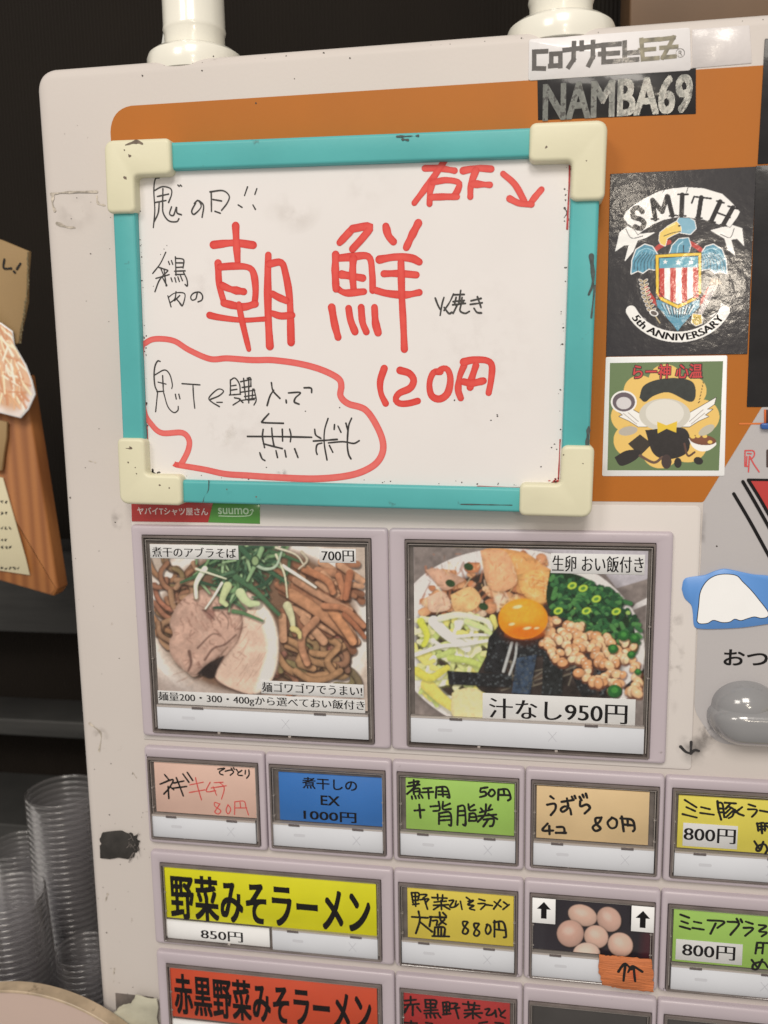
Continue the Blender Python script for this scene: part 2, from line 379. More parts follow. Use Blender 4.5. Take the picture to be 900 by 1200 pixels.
def paint_noodles(pt):
    R = random.Random(3)
    pt.fillall((196,176,158)); pt.tex(.25,160,3)
    pt.ell(455,400,420,330,0,(222,206,192),soft=.05); pt.ell(455,400,392,306,0,(234,222,210)); pt.ell(455,398,370,286,0,(208,188,172),soft=.08)
    pt.ell(455,385,345,262,0,(138,102,76),soft=.1)
    pt.poly([(75,560),(75,715),(835,715),(835,600),(600,640),(300,625)],(176,156,146),.8,soft=60)
    # noodles left
    def noodle(p,w,c,sh=.5):
        pt.line([(x+3,y+4) for x,y in p], w+7, (70,44,30), .75, soft=5); pt.line(p,w,c,shade=sh,tex=.25,seed=R.randint(1,99))
    for k in range(26):
        x = 130+R.random()*140; y = 190+R.random()*230; a = R.random()*3
        p = [(x+26*j*math.cos(a+j*.5), y+22*j*math.sin(a+j*.6)) for j in range(5)]
        noodle(p, 17, (150+R.randint(-14,16),108+R.randint(-12,12),76))
    noodle([(150,280),(160,330),(190,370),(150,380),(115,400),(118,450),(140,475)],20,(163,122,88)); noodle([(170,240),(215,250),(225,290),(190,300)],20,(170,128,94))
    noodle([(230,180),(250,220),(235,250),(190,245),(170,265)],19,(165,124,92)); noodle([(105,390),(112,430),(150,455)],17,(160,118,86))
    for k in range(30):
        x = 525+R.random()*260; y = 430+R.random()*140; a = R.random()*6
        p = [(x+34*j*math.cos(a+j*.55)*.8, y+20*j*math.sin(a+j*.7)) for j in range(5)]
        noodle(p, 22, (150+R.randint(-22,16),110+R.randint(-16,12),78))
    for p in ([(525,500),(560,550),(620,575),(700,570),(730,545)],[(560,470),(620,490),(700,500),(760,470)],[(540,440),(600,470),(640,520),(720,540)],[(690,440),(740,470),(700,520),(720,560)],[(590,560),(640,590),(700,585),(745,560)],[(620,480),(600,530),(650,550)]): noodle(p,23,(172,126,84))
    # pork
    pk = [(170,330),(215,290),(300,268),(400,275),(470,320),(510,380),(527,460),(520,550),(490,610),(440,640),(380,625),(320,600),(300,570),(272,548),(250,572),(225,578),(196,548),(168,528),(147,474),(158,430),(146,388)]
    pt.poly([(x+6,y+9) for x,y in pk],(60,38,28),.8,soft=16,smoothp=True)
    pt.poly(pk,(200,160,138),tex=.22,seed=5,tsc=50,smoothp=True,edge=(14,.22))
    pt.poly([(400,285),(470,325),(508,385),(522,460),(515,550),(480,605),(440,630),(460,560),(480,470),(450,380),(400,330)],(232,208,186),.95,soft=26,tex=.12,seed=8,smoothp=True)
    pt.poly([(350,330),(420,370),(440,450),(400,520),(330,590),(380,500),(390,420)],(180,128,106),.55,soft=30,smoothp=True)
    pt.poly([(215,300),(300,285),(340,330),(300,370),(230,360)],(205,168,146),.6,soft=28,smoothp=True)
    pt.poly([(155,450),(200,430),(260,460),(230,520),(190,525)],(206,166,140),.5,soft=22,smoothp=True)
    for k in range(120):
        x = 170+R.random()*320; y = 300+R.random()*300; a = 2.2+R.random()*.9; l = 8+R.random()*30
        pt.line([(x,y),(x+l*math.cos(a)+3,y+l*.5*math.sin(a)),(x+l*1.6*math.cos(a),y+l*math.sin(a))],2.5+2*R.random(),R.choice([(150,98,82),(214,176,152),(168,116,96)]),.35,soft=3)
    for p,wd in (([(262,345),(290,355),(300,375)],7),([(355,340),(368,365)],5),([(245,480),(290,430),(330,425),(300,465),(345,455),(378,435)],7),([(225,495),(250,500),(300,520),(350,475)],9),([(235,560),(260,520),(300,525),(330,500)],8),([(330,540),(365,495),(390,470)],4),([(400,400),(390,460),(420,500)],3)):
        pt.line(p,wd,(118,76,60),.7,soft=7,taper=.5)
    pt.poly([(222,568),(250,535),(300,525),(320,560),(300,585)],(48,30,24),.9,soft=12,smoothp=True); pt.poly([(205,500),(222,488),(228,535),(214,555)],(86,54,42),.85,soft=8,smoothp=True)
    for k in range(12): pt.ell(165+R.random()*90,440+R.random()*80,3,2,0,(244,228,214),.8)
    for k in range(9):
        x=180+k*38; pt.line([(x,300+R.random()*20),(x+30,380+R.random()*30),(x+10+R.random()*40,470),(x+40,540+R.random()*40)],5+R.random()*5,R.choice([(226,196,174),(172,122,102)]),.28,soft=6)
    # the two lobes of the slice and the fold between them
    L1=[(172,330),(215,290),(300,266),(370,280),(402,330),(404,400),(376,455),(345,470),(322,500),(296,522),(262,550),(240,570),(215,566),(180,542),(150,500),(146,455),(158,430),(150,385)]
    pt.poly(L1,(208,164,142),.9,tex=.30,seed=15,tsc=34,smoothp=True,edge=(16,.25)); 
    R1=[(345,285),(400,272),(470,315),(512,380),(528,460),(520,550),(492,612),(440,640),(385,628),(330,602),(304,572),(322,540),(352,500),(388,452),(404,395),(392,335)]
    pt.poly([(x-5,y+3) for x,y in R1],(104,64,52),.6,soft=12,smoothp=True); pt.poly(R1,(222,186,162),tex=.18,seed=16,tsc=40,smoothp=True,edge=(8,.15))
    pt.poly([(430,300),(478,330),(514,392),(526,465),(516,552),(486,610),(446,634),(470,560),(490,470),(466,380)],(240,222,202),.95,soft=18,tex=.1,seed=17,smoothp=True)
    for k in range(70):
        x=160+R.random()*230; y=300+R.random()*230; pt.line([(x,y),(x+R.gauss(6,8),y+R.gauss(8,8)),(x+R.gauss(12,10),y+R.gauss(16,8))],3+R.random()*4,R.choice([(150,100,82),(220,184,162),(168,116,98),(136,86,70)]),.42,soft=4)
    for k in range(26):
        x=395+R.random()*90; y=330+R.random()*240; pt.line([(x,y),(x-12,y+22),(x-30,y+44)],3,R.choice([(178,134,112),(224,192,168)]),.45,soft=3)
    pt.poly([(262,345),(285,338),(305,352),(300,378),(278,372)],(150,90,78),.6,soft=8,smoothp=True)
    for p,wd in (([(262,345),(282,356),(304,378)],5),([(245,478),(292,432),(318,430)],6),([(215,490),(222,530),(212,558)],12),([(270,520),(300,480),(340,466),(380,432)],8),([(330,350),(352,380),(350,410)],4)): pt.line(p,wd,(96,56,46),.75,soft=5,taper=.4)
    pt.poly([(246,566),(272,540),(318,512),(340,506),(318,545),(306,578),(285,586)],(44,28,24),.95,soft=7,smoothp=True)
    # menma strips
    for k in range(60):
        x = 520+R.random()*255; y = 175+R.random()*210; a = .62+R.gauss(0,.35); l = 60+R.random()*70; w = 17+R.random()*13
        c = R.choice([(180,124,88),(164,108,74),(194,142,104),(150,98,68)]); p = [(x,y),(min(822,x+l*math.cos(a)),min(500,y+l*math.sin(a)))]
        pt.line([(u+3,v+6) for u,v in p], w+4,(74,40,24),.7,soft=5); pt.line(p,w,c,shade=.3,tex=.3,seed=k+3)
    for p,w,c in (([(575,290),(640,330),(720,390),(785,440)],40,(194,134,92)),([(590,240),(690,300),(780,345)],26,(190,136,100)),([(660,380),(615,430),(612,480),(630,530)],27,(190,132,94)),([(720,350),(770,420),(790,455)],34,(202,136,88)),([(740,225),(760,290),(755,300)],24,(196,126,84)),([(780,215),(765,300)],26,(184,112,72)),([(620,200),(700,240),(720,280)],26,(190,122,80)),([(690,330),(760,340),(828,400)],22,(190,124,84)),([(760,360),(800,400),(832,440)],18,(178,108,70))):
        pt.line([(u+3,v+7) for u,v in p], w+4,(74,40,24),.75,soft=6); pt.line(p,w,c,shade=.28,tex=.3,seed=int(w),taper=.15)
    # greens
    for k in range(125):
        x = 290+R.gauss(110,74); y = 118+abs(R.gauss(0,82)); a = R.random()*3.1; l = 40+R.random()*80; b = R.random()-.5
        c = R.choice([(74,112,74),(96,136,88),(56,92,66),(120,158,104),(150,182,130),(88,128,92)])
        p = [(x-l*.5*math.cos(a),max(112,y-l*.5*math.sin(a))),(x+b*30,y+b*20),(x+l*.5*math.cos(a),y+l*.5*math.sin(a))]
        pt.line([(u+2,v+4) for u,v in p], 17,(30,48,34),.5,soft=6); pt.line(p,9+R.random()*9,c,shade=.3,taper=.5)
    for p,w,c in (([(390,120),(440,170),(500,210),(560,250)],20,(70,112,78)),([(380,230),(440,270),(500,330),(530,360)],22,(82,124,84)),([(470,130),(450,180),(420,240)],18,(140,176,122)),([(270,200),(240,250),(240,300)],20,(216,222,190)),([(330,250),(300,300),(272,340)],9,(226,226,200)),([(545,190),(600,225),(660,265)],12,(232,226,206)),([(520,150),(550,220),(560,300)],8,(210,206,170)),([(560,330),(575,370),(580,400)],30,(200,196,150)),([(580,410),(600,420),(604,440)],22,(206,190,120)),([(350,260),(330,310),(345,325)],30,(190,200,140)),([(395,285),(420,320),(455,322)],34,(190,204,150)),([(440,180),(480,200),(520,190),(540,140)],12,(170,190,160)),([(240,200),(300,220),(345,235)],8,(214,216,180)),([(520,125),(590,150),(620,190)],8,(206,196,170)),([(610,140),(630,170),(600,200)],10,(190,176,150))):
        pt.line([(u+2,v+4) for u,v in p], w+3,(50,60,40),.5,soft=5); pt.line(p,w,c,shade=.22,taper=.45)
    pt.ell(447,172,16,20,0,(66,92,60)); pt.ell(447,172,11,15,0,(150,176,120))
    lum = pt.C.mean(1,keepdims=True); pt.C = (pt.C*.86+lum*.14); pt.C = pt.C*(.72+.62*pt.C.mean(1,keepdims=True))
    pt.tex(.16,9,21); pt.tex(.14,4,22); pt.tex(.10,22,23); pt.blur(1)
def paint_bowl(pt):
    R = random.Random(5)
    pt.fillall((134,122,116)); pt.tex(.5,14,31); pt.tex(.3,60,32)
    pt.poly([(380,100),(800,115),(800,200),(700,230),(640,150)],(196,190,196),.8); pt.poly([(760,275),(800,255),(800,275),(740,300)],(216,210,206)); pt.poly([(360,105),(440,105),(430,122),(370,118)],(176,70,70),.8)
    pt.ell(410,400,385,285,0,(96,86,82),.6,soft=.08); pt.ell(405,395,382,283,8,(226,218,212)); pt.ell(405,395,352,258,8,(236,230,224),soft=.1); pt.ell(410,400,320,232,6,(60,46,38),soft=.08)
    def blob(x,y,r,c,n=3):
        p = [(x+r*(1+.3*R.gauss(0,1)*.6)*math.cos(t*math.pi/4),y+r*(.8+.25*R.gauss(0,1)*.6)*math.sin(t*math.pi/4)) for t in range(8)]
        pt.poly([(u+2,v+4) for u,v in p],(110,64,40),.6,soft=6,smoothp=True); pt.poly(p,c,tex=.3,seed=R.randint(1,200),tsc=16,smoothp=True,edge=(r*.4,.22))
    for k in range(110):   # shredded and fried pieces
        x = 105+R.random()*390; y = 130+R.random()*190
        if (x-405)**2/350**2+(y-395)**2/270**2 > .98 or y > 330-(x>300)*30: continue
        blob(x,y,11+R.random()*17,R.choice([(224,166,120),(212,150,108),(236,190,146),(196,128,88),(230,200,170)]))
    for k in range(60):
        x = 115+R.random()*260; y = 150+R.random()*130
        pt.line([(x,y),(x+R.gauss(0,14),y+20+R.random()*22)],4+R.random()*3,R.choice([(150,88,60),(238,206,176),(184,116,80)]),.6,soft=3)
    for p,c in (([(300,112),(345,108),(430,125),(480,160),(520,185),(530,215),(500,262),(470,278),(430,250),(400,240),(395,200),(320,200)],(232,168,104)),([(400,190),(450,175),(510,180),(528,215),(500,265),(455,272),(415,240)],(238,178,108)),([(290,115),(360,115),(390,160),(400,215),(350,240),(310,215)],(226,170,126)),([(200,250),(260,225),(292,260),(270,295),(215,300)],(236,188,130)),([(130,255),(180,240),(200,290),(140,300)],(226,188,160)),([(125,175),(160,170),(240,200),(225,215),(180,235)],(214,168,140))):
        pt.poly([(u+2,v+5) for u,v in p],(120,66,36),.6,soft=8,smoothp=True); pt.poly(p,c,tex=.34,seed=len(p),tsc=24,smoothp=True,edge=(14,.18))
    for k in range(120): 
        x=120+R.random()*390; y=125+R.random()*170; pt.line([(x,y),(x+R.gauss(0,9),y+R.gauss(0,12))],3,R.choice([(176,104,62),(252,216,170),(120,74,46),(244,198,140)]),.5,soft=3)
    for k in range(34): pt.line([(430+R.random()*90,190+R.random()*70),(430+R.random()*90,190+R.random()*70)],3,R.choice([(190,112,56),(250,210,150)]),.45,soft=3)
    for x,y in ((300,285),(200,215),(255,165)): pt.ell(x,y,15,11,20,(48,70,38))
    # cabbage and leek
    for k in range(170):
        x = 95+R.random()*240; y = 320+R.random()*250
        if (x-405)**2/345**2+(y-395)**2/262**2 > 1: continue
        a = R.random()*3.1; l = 30+R.random()*60; c = R.choice([(220,220,150),(208,214,140),(234,230,180),(190,202,120),(238,236,212),(226,214,120)])
        l *= .6; p = [(x-l*.5*math.cos(a),y-l*.4*math.sin(a)),(x,y+R.gauss(0,8)),(x+l*.5*math.cos(a),y+l*.4*math.sin(a))]
        pt.line([(u+2,v+4) for u,v in p],20,(130,132,70),.3,soft=6); pt.line(p,12+R.random()*12,c,shade=.22,taper=.3)
    for p,w,c in (([(150,330),(190,370),(250,410)],34,(240,240,226)),([(95,430),(170,405),(230,400),(330,385)],12,(240,240,230)),([(170,320),(230,310),(310,330),(320,355)],20,(226,230,196)),([(220,375),(290,370),(360,375)],9,(240,238,226)),([(110,330),(130,370),(120,400)],22,(206,208,80)),([(250,330),(300,350),(320,365)],18,(206,220,150)),([(130,520),(170,560),(210,590)],40,(226,210,110)),([(100,480),(140,500),(190,470)],26,(216,206,90)),([(200,440),(260,450),(310,470)],22,(190,202,110))):
        pt.line([(u+2,v+4) for u,v in p],w+4,(130,130,70),.45,soft=5); pt.line(p,w,c,shade=.18,taper=.3)
    p=[(205,545),(250,530),(298,545),(300,615),(250,625),(205,610)]; pt.poly([(u-2,v+5) for u,v in p],(140,110,50),.5,soft=7); pt.poly(p,(238,220,164),tex=.16,seed=4,tsc=18,smoothp=True,edge=(10,.14))
    # onions
    pts = []
    for k in range(420):
        x = 500+R.random()*270; y = 175+R.random()*235
        if y < 175+(x-520)*.35 or y > 300+(x-500)*.62 or x<505: continue
        if (x-405)**2/372**2+(y-395)**2/272**2 > .99: continue
        pts.append((x,y))
    pts.sort(key=lambda q:q[1])
    pt.poly([(500,175),(600,195),(700,270),(760,370),(745,420),(640,380),(540,330),(490,270)],(24,48,24),smoothp=True)
    for x,y in pts:
        a = R.random()*3; c = R.choice([(30,72,42),(38,88,48),(54,104,58),(24,62,36),(74,126,66)]); l = 10+R.random()*10
        pt.line([(x+2,y+3),(x+l*math.cos(a)+2,y+l*math.sin(a)+3)],17,(14,32,18),.7,soft=4); pt.line([(x,y),(x+l*math.cos(a),y+l*math.sin(a))],14,c,shade=.3)
        if R.random()<.22: pt.ell(x+l*math.cos(a),y+l*math.sin(a),7,6,0,R.choice([(100,150,84),(76,130,72),(160,192,96)])); 
    for x,y in ((567,222),(610,298),(525,298),(600,230),(640,262),(700,300)): pt.ell(x,y,14,10,-20,(190,214,70)); pt.ell(x,y,8,5,-20,(90,140,60))
    # nori
    pt.poly([(320,400),(470,380),(520,330),(600,400),(660,470),(700,560),(300,545)],(52,42,38),tex=1.2,seed=9,tsc=22,smoothp=True)
    for _ in range(26): pt.line([(330+R.random()*330,440+R.random()*100),(330+R.random()*330,440+R.random()*100)],5,R.choice([(150,140,120),(90,70,56),(30,26,26)]),.4,shade=.3)
    def nori(p, c=(30,30,32)):
        pt.poly([(u+3,v+5) for u,v in p],(8,8,10),.7,soft=6); pt.poly(p,c,tex=1.1,seed=int(p[0][0]),tsc=11)
        xs = [q[0] for q in p]; ys = [q[1] for q in p]
        for k in range(46):
            x,y = min(xs)+R.random()*(max(xs)-min(xs)), min(ys)+R.random()*(max(ys)-min(ys)); i = pt.sel(x-3,x+3,y-3,y+3)
            if len(i): D,_,ins,_ = pt.pdist(i,p,True); pt.put(i[ins], np.full(ins.sum(),.5), rgbv(92,98,100))
    nori([(315,380),(365,315),(385,395),(350,487),(300,480)]); nori([(385,390),(470,375),(490,430),(400,440)]); nori([(190,478),(385,490),(385,528),(195,520)]); nori([(400,440),(460,430),(440,550),(385,545)],(52,66,84)); nori([(485,320),(545,318),(535,550),(475,552)],(34,36,36)); nori([(560,480),(600,460),(640,548),(596,556)]); nori([(640,470),(668,480),(672,552),(648,552)],(20,18,22)); nori([(720,530),(785,470),(790,500),(740,560)],(44,32,28))
    for p,w in (([(385,395),(375,430),(360,480)],9),([(400,395),(395,440),(378,490)],7)): pt.line(p,w,(180,180,176),shade=.3)
    # beans
    bp = []
    for k in range(210):
        x = 465+R.random()*305; y = 325+R.random()*225
        if y < 330+(x-560)*.35 or y > 420+(x-480)*.62 or (x<540 and y>470): continue
        bp.append((x,y))
    bp.sort(key=lambda q:q[1])
    for x,y in bp:
        a = R.random()*180; c = R.choice([(228,172,124),(236,188,142),(216,156,108),(242,200,158)]); r = 12+R.random()*6
        pt.ell(x+2,y+4,r+3,r*.75+3,a,(110,60,36),.75,soft=.3); pt.ell(x,y,r,r*.75,a,c,shade=.4); pt.ell(x-3,y-4,3.5,2.2,0,(255,236,212),.7,soft=.6)
    for x,y,r in ((695,540,22),(690,412,16),(745,430,13),(765,482,11),(722,372,18),(755,380,15)): pt.ell(x+2,y+3,r,r,0,(14,34,16),.7); pt.ell(x,y,r,r*.9,0,(38,98,42),shade=.4); pt.ell(x,y-3,r*.45,r*.4,0,(70,140,60))
    # yolk
    pt.ell(420,338,80,66,0,(70,30,12),.65,soft=.25); pt.ell(419,322,75,61,0,(244,146,26)); pt.ell(415,300,60,38,0,(252,176,56),.75,soft=.6); pt.ell(425,362,56,20,0,(222,104,16),.7,soft=.7)
    for x,y,a,b in ((385,338,9,4),(432,350,12,4),(402,286,14,5),(460,350,8,3)): pt.ell(x,y,a,b,-10,(255,226,170),.85,soft=.5)
    pt.tex(.16,8,41); pt.tex(.14,4,42); pt.blur(1)
def paint_eggs(pt):
    pt.fillall((38,32,40)); pt.tex(.4,120,3)
    pt.poly([(80,60),(130,60),(110,260),(70,260)],(52,48,54),.5,soft=20); pt.poly([(460,180),(520,180),(510,300),(450,290)],(90,30,40),.5,soft=30)
    for x,y,rx,ry,a,c in ((248,128,52,36,20,(214,176,156)),(341,142,46,40,50,(206,166,148)),(205,192,47,47,0,(204,162,144)),(296,203,43,39,30,(218,178,158)),(262,262,47,38,0,(224,190,172)),(381,231,45,41,35,(220,180,160))):
        pt.ell(x+2,y+3,rx+3,ry+3,a,(16,10,12),.8,soft=.12); pt.ell(x,y,rx,ry,a,c,shade=.42,light=(-.1,-.6)); pt.ell(x-6,y-10,rx*.4,ry*.3,a,(238,212,196),.5,soft=.9)
    pt.tex(.05,6,4); pt.blur(1)
def paint_cutout(pt):
    R = random.Random(2); pt.fillall((214,200,190)); pt.ell(0,410,33,72,-14,(204,164,132),soft=.12); pt.tex(.25,10,3)
    for k in range(70):
        x = R.random()*30-4; y = 380+R.random()*90; a = 1.2+R.gauss(0,.4); l = 8+R.random()*20
        pt.line([(x,y),(x+l*math.cos(a),y+l*math.sin(a))],1.6+R.random()*1.4,R.choice([(224,206,172),(206,160,120),(234,222,198),(188,128,92)]),.85,shade=.3)
    pt.blur(1)
def paint_eagle(pt):
    BL=(40,38,40); pt.fillall((44,42,45)); pt.tex(.12,200,3)
    W_=(226,220,218); B_=(84,138,158); R_=(170,56,50); D_=(28,26,30); Yl=(214,176,52)
    for a0,a1 in ((20,75),(105,160),(200,262),(278,340)):
        pt.line([(425+178*math.cos(math.radians(a)),600-185*math.sin(math.radians(a))) for a in range(a0,a1+1,6)],24,R_,tex=.4)
    def ol(p,c,o=5,oc=W_,**k):
        pt.line(list(p)+[p[0]],o*2,oc,smoothp=False); pt.poly(p,c,**k)
    # ribbon tails
    ol([(160,338),(118,372),(108,420),(96,468),(140,438),(168,436),(146,520),(188,470),(212,412),(255,398),(300,372),(225,380)],W_,2); ol([(700,330),(762,350),(772,438),(738,402),(704,408),(725,490),(690,462),(672,402),(600,360),(640,350)],W_,2)
    pt.line([(150,352),(180,400),(240,390)],4,D_); pt.line([(722,350),(700,398),(650,380)],4,D_)
    # wings
    for sx in (1,-1):
        f = (lambda x: x) if sx==1 else (lambda x: 862-x)
        wg = [(f(x),y) for x,y in ((180,588),(184,520),(205,462),(250,434),(290,446),(318,490),(322,570),(270,562),(240,584),(214,572))]
        ol(wg,B_,5,W_,tex=.25,seed=4)
        for k in range(7): pt.line([(f(312-k*12),492-k*3),(f(300-k*17),525),(f(302-k*18),566+(k%2)*8)],3.5,D_,.85)
        for k in range(5): pt.line([(f(300-k*20),468-k*1),(f(296-k*22),486)],3,(150,190,200),.8)
        pt.line([(f(200),500),(f(225),468),(f(262),455),(f(300),470)],4,(150,190,200))
    # tail feathers
    ol([(310,725),(400,740),(425,760),(470,745),(540,725),(536,765),(500,800),(470,835),(445,862),(424,892),(400,858),(370,825),(345,790),(318,765)],B_,4,D_)
    for k,x in enumerate(range(340,520,18)):
        pt.line([(x,750),(425+(x-425)*.62,820-abs(x-425)*.2)],5,D_); pt.line([(x+8,755),(425+(x+8-425)*.7,800)],5,W_ if k%2 else (150,186,196))
    # neck, head, beak
    ol([(380,488),(395,440),(430,405),(480,400),(492,440),(478,488)],B_,4,W_); pt.line([(420,480),(428,440),(450,420)],6,(160,196,206)); pt.line([(455,482),(455,440)],5,D_)
    ol([(410,330),(430,295),(470,286),(512,310),(520,350),(490,380),(440,372)],(120,162,178),4,W_,smoothp=False)
    ol([(325,412),(330,372),(372,338),(418,312),(440,340),(442,366),(400,384),(368,402),(358,442),(335,432)],(216,184,96),3,W_)
    pt.line([(350,390),(400,372),(440,366)],4,D_); pt.ell(432,336,7,5,0,D_); pt.line([(370,345),(410,325)],6,(240,222,150))
    # laurel and arrows
    for k in range(8):
        y = 625+k*22; x = 242+k*4+(k>4)*(k-4)*5
        for s_ in (-1,1): pt.ell(x+s_*13,y,14,7,s_*-35,W_); pt.ell(x+s_*13,y,11,5,s_*-35,(150,128,92))
    pt.line([(245,625),(262,720),(300,800),(330,848)],5,(190,170,130)); pt.ell(298,796,24,16,20,W_); pt.ell(298,796,18,11,20,(90,80,76))
    for dx in (0,16,-14): pt.line([(524+dx*.4,838),(618+dx,640)],8,W_); pt.line([(524+dx*.4,838),(618+dx,640)],4,(110,86,84)); pt.poly([(600+dx,652),(616+dx,608),(644+dx,640)],(170,150,130),edge=(5,.6))
    ol([(505,800),(548,806),(552,850),(520,862),(498,845)],(200,170,70),4,W_)
    for k in range(4): pt.line([(512+k*10,815),(508+k*11,855)],3,D_)
    # shield
    sh = [(308,490),(425,482),(547,478),(547,690),(512,728),(470,748),(425,772),(380,750),(335,728),(310,690)]
    ol(sh,Yl,4,D_); s2 = [(325,505),(532,494),(532,684),(500,716),(425,752),(350,716),(326,684)]
    pt.poly(s2,W_); x = 326
    for k in range(4):
        x0 = 328+k*60-4
        c = [(x0,555),(x0+30,555),(x0+30,752-abs(x0+15-428)*.42),(x0,752-abs(x0+5-428)*.42)]; pt.poly(c,(176,50,44))
    pt.poly([(325,505),(532,494),(532,553),(325,560)],(88,150,166))
    pt.line(s2+[s2[0]],4,D_,smoothp=False)
    for cx in (358,426,495):
        st = [(cx+(15 if k%2==0 else 6)*math.sin(k*math.pi/5),526-(15 if k%2==0 else 6)*math.cos(k*math.pi/5)) for k in range(10)]; pt.poly(st,W_)
    # upper banner with arched name
    bn = [(137,292),(150,262),(190,228),(250,190),(330,152),(400,138),(470,132),(560,138),(660,168),(710,215),(752,262),(738,290),(700,342),(640,328),(560,303),(480,292),(420,290),(350,304),(290,330),(240,362),(214,382),(188,342),(160,325)]
    ol(bn,W_,3,D_); pt.line([(345,160),(352,148)],3,D_); pt.line([(470,160),(478,134)],4,D_)
    for l in ([(238,262),(215,240),(188,252),(190,290),(225,300),(248,322),(228,352),(200,340)],): pt.line(l,27,D_)
    for l in ([(290,200),(306,300)],[(292,200),(342,262)],[(368,180),(342,262)],[(372,182),(396,282)],[(448,172),(444,280)],[(548,186),(532,292)],[(648,208),(600,312)],[(715,240),(664,330)]): pt.line(l,25,D_,smoothp=False)
    for l in ([(425,170),(478,170)],[(420,282),(466,284)],[(498,215),(510,182),(600,192)],[(620,262),(700,292)],[(285,300),(322,300)],[(380,284),(414,280)],[(630,205),(668,215)],[(690,232),(738,246)],[(588,310),(622,318)],[(648,330),(680,336)],[(520,292),(552,296)]): pt.line(l,10,D_,smoothp=False)
    # lower banner
    arc = [(425+270*math.cos(math.radians(a)),690+232*math.sin(math.radians(a))) for a in range(24,158,6)]
    for p in ([(158,778),(198,758),(212,790),(258,830),(225,832),(205,812),(180,826)],[(692,762),(655,742),(640,785),(592,812),(622,822),(650,800),(668,815)]): ol(p,W_,2,D_)
    pt.line(arc,64,D_); pt.line(arc,56,W_); 
def paint_girl(pt):
    # green square print; the figure on the real sticker is left as a plain arrangement of shapes in its colours
    pt.fillall((94,112,74)); T_=(214,176,96); D_=(36,32,32)
    for x,y,r in ((300,290,95),(450,230,100),(600,290,90),(660,440,105),(230,440,100),(250,580,105),(420,640,110),(580,600,115),(440,440,190)): pt.ell(x,y,r,r*.95,0,T_)
    for s_ in (1,-1):   # plain wings
        wg = [(440+s_*dx,y) for dx,y in ((100,500),(140,425),(220,380),(305,330),(295,368),(250,400),(285,398),(240,432),(262,440),(205,465),(150,500))]
        pt.line(wg+[wg[0]],7,(60,50,48),smoothp=False); pt.poly(wg,(226,220,210)); pt.line([(440+s_*150,470),(440+s_*230,400)],4,(150,140,132)); pt.line([(440+s_*160,485),(440+s_*240,420)],4,(150,140,132))
    pt.ell(445,430,150,95,0,(190,184,170)); pt.ell(445,420,112,80,0,(206,200,188))
    pt.poly([(296,330),(320,262),(400,225),(520,215),(610,240),(626,320),(590,355),(470,300),(380,320),(330,356)],(40,44,42),smoothp=True,tex=.3); 
    pt.poly([(330,520),(560,510),(585,640),(480,690),(380,660)],D_,smoothp=True,tex=.3)
    pt.poly([(400,470),(455,492),(518,468),(512,535),(456,512),(404,540)],(210,176,52))
    pt.poly([(230,600),(300,545),(372,600),(300,672)],D_,.98); pt.poly([(150,680),(220,640),(300,640),(280,690),(190,730)],D_,smoothp=True); pt.line([(300,670),(380,710),(430,680)],16,(96,72,60))
    pt.ell(455,705,30,42,0,(60,46,44)); pt.ell(522,712,22,30,0,D_); pt.ell(642,700,28,22,20,D_); pt.line([(560,600),(580,670),(620,650)],12,(84,58,48))
    pt.ell(205,355,76,66,0,(226,220,212)); pt.ell(205,355,66,56,0,(92,80,86)); pt.ell(205,362,44,36,0,(196,190,188))
    pt.poly([(585,570),(742,590),(715,632),(660,645),(610,620)],(232,226,216),smoothp=True); pt.ell(668,578,78,30,6,(112,66,46),shade=.2); 
    for x,y in ((640,555),(680,556),(610,560),(710,590)): pt.ell(x,y,14,10,0,(216,180,90))
    for x,y in ((240,500),(215,505)): pt.ell(x,y,16,11,0,(206,170,90)); 
    pt.ell(230,525,56,26,-10,(170,160,146)); pt.ell(690,520,52,24,-30,(176,168,150))
    for k in range(7): pt.line([(668-k*3,238+k*19),(672-k*5,246+k*19)],5,(70,50,30))
# ================================================================== the ticket machine
mach = empty('ticket_vending_machine', 190, -300, -120, 'cream meal ticket vending machine with grey bezelled buttons and orange printed header', 'vending machine')
XR, ZB, ZT, XL = 470, -420, 255.5, -42.5
body = MB()
prof = rpoly([(XL,ZB),(XR,ZB),(XR,ZT),(XL,ZT)], [8,8,8,11], 8)
R_ = [(prof,-250),(prof,-10)]
for k in range(7):
    t = k/6*math.pi/2; R_.append((inset(prof, 6*(1-math.cos(t))), -10+6*math.sin(t)))
loft(body, R_, True, True); body.build('front_panel', M['cream'], mach, True, 50)
# flat printed header and grey side area
slabo('orange_header', rpoly([(1,15.5),(322.5,15.5),(352.5,71),(352.5,231),(1,232.5)], [0,1.5,1,0,13], 8), -4.3, -3.8, M['orange'], mach, 0)
slabo('orange_header_side', rect(352.7,XR-2,71,231), -4.3, -3.8, M['orange'], mach, 0)
slabo('coin_area_panel', rpoly([(334,-118.6),(XR-3,-118.6),(XR-3,70.8),(352.6,70.8),(322.6,15.2),(322.2,-100)], [12,0,0,0,2,14], 8), -4.3, -3.75, M['gray'], mach, 0)
mb = MB(); stroke(mb, [(339,56.8),(380,56.8)], .9, -3.6, jit=0); mb.build('orange_rule', mat('orange_line', rgb(206,110,44), .5), mach)
slabo('inner_panel', rpoly([(-.6,-134.6),(321.9,-134.6),(321.6,13.6),(-.6,14.2)], [0.5,2,3,.5], 4), -4.4, -3.2, M['cream2'], mach, .5)
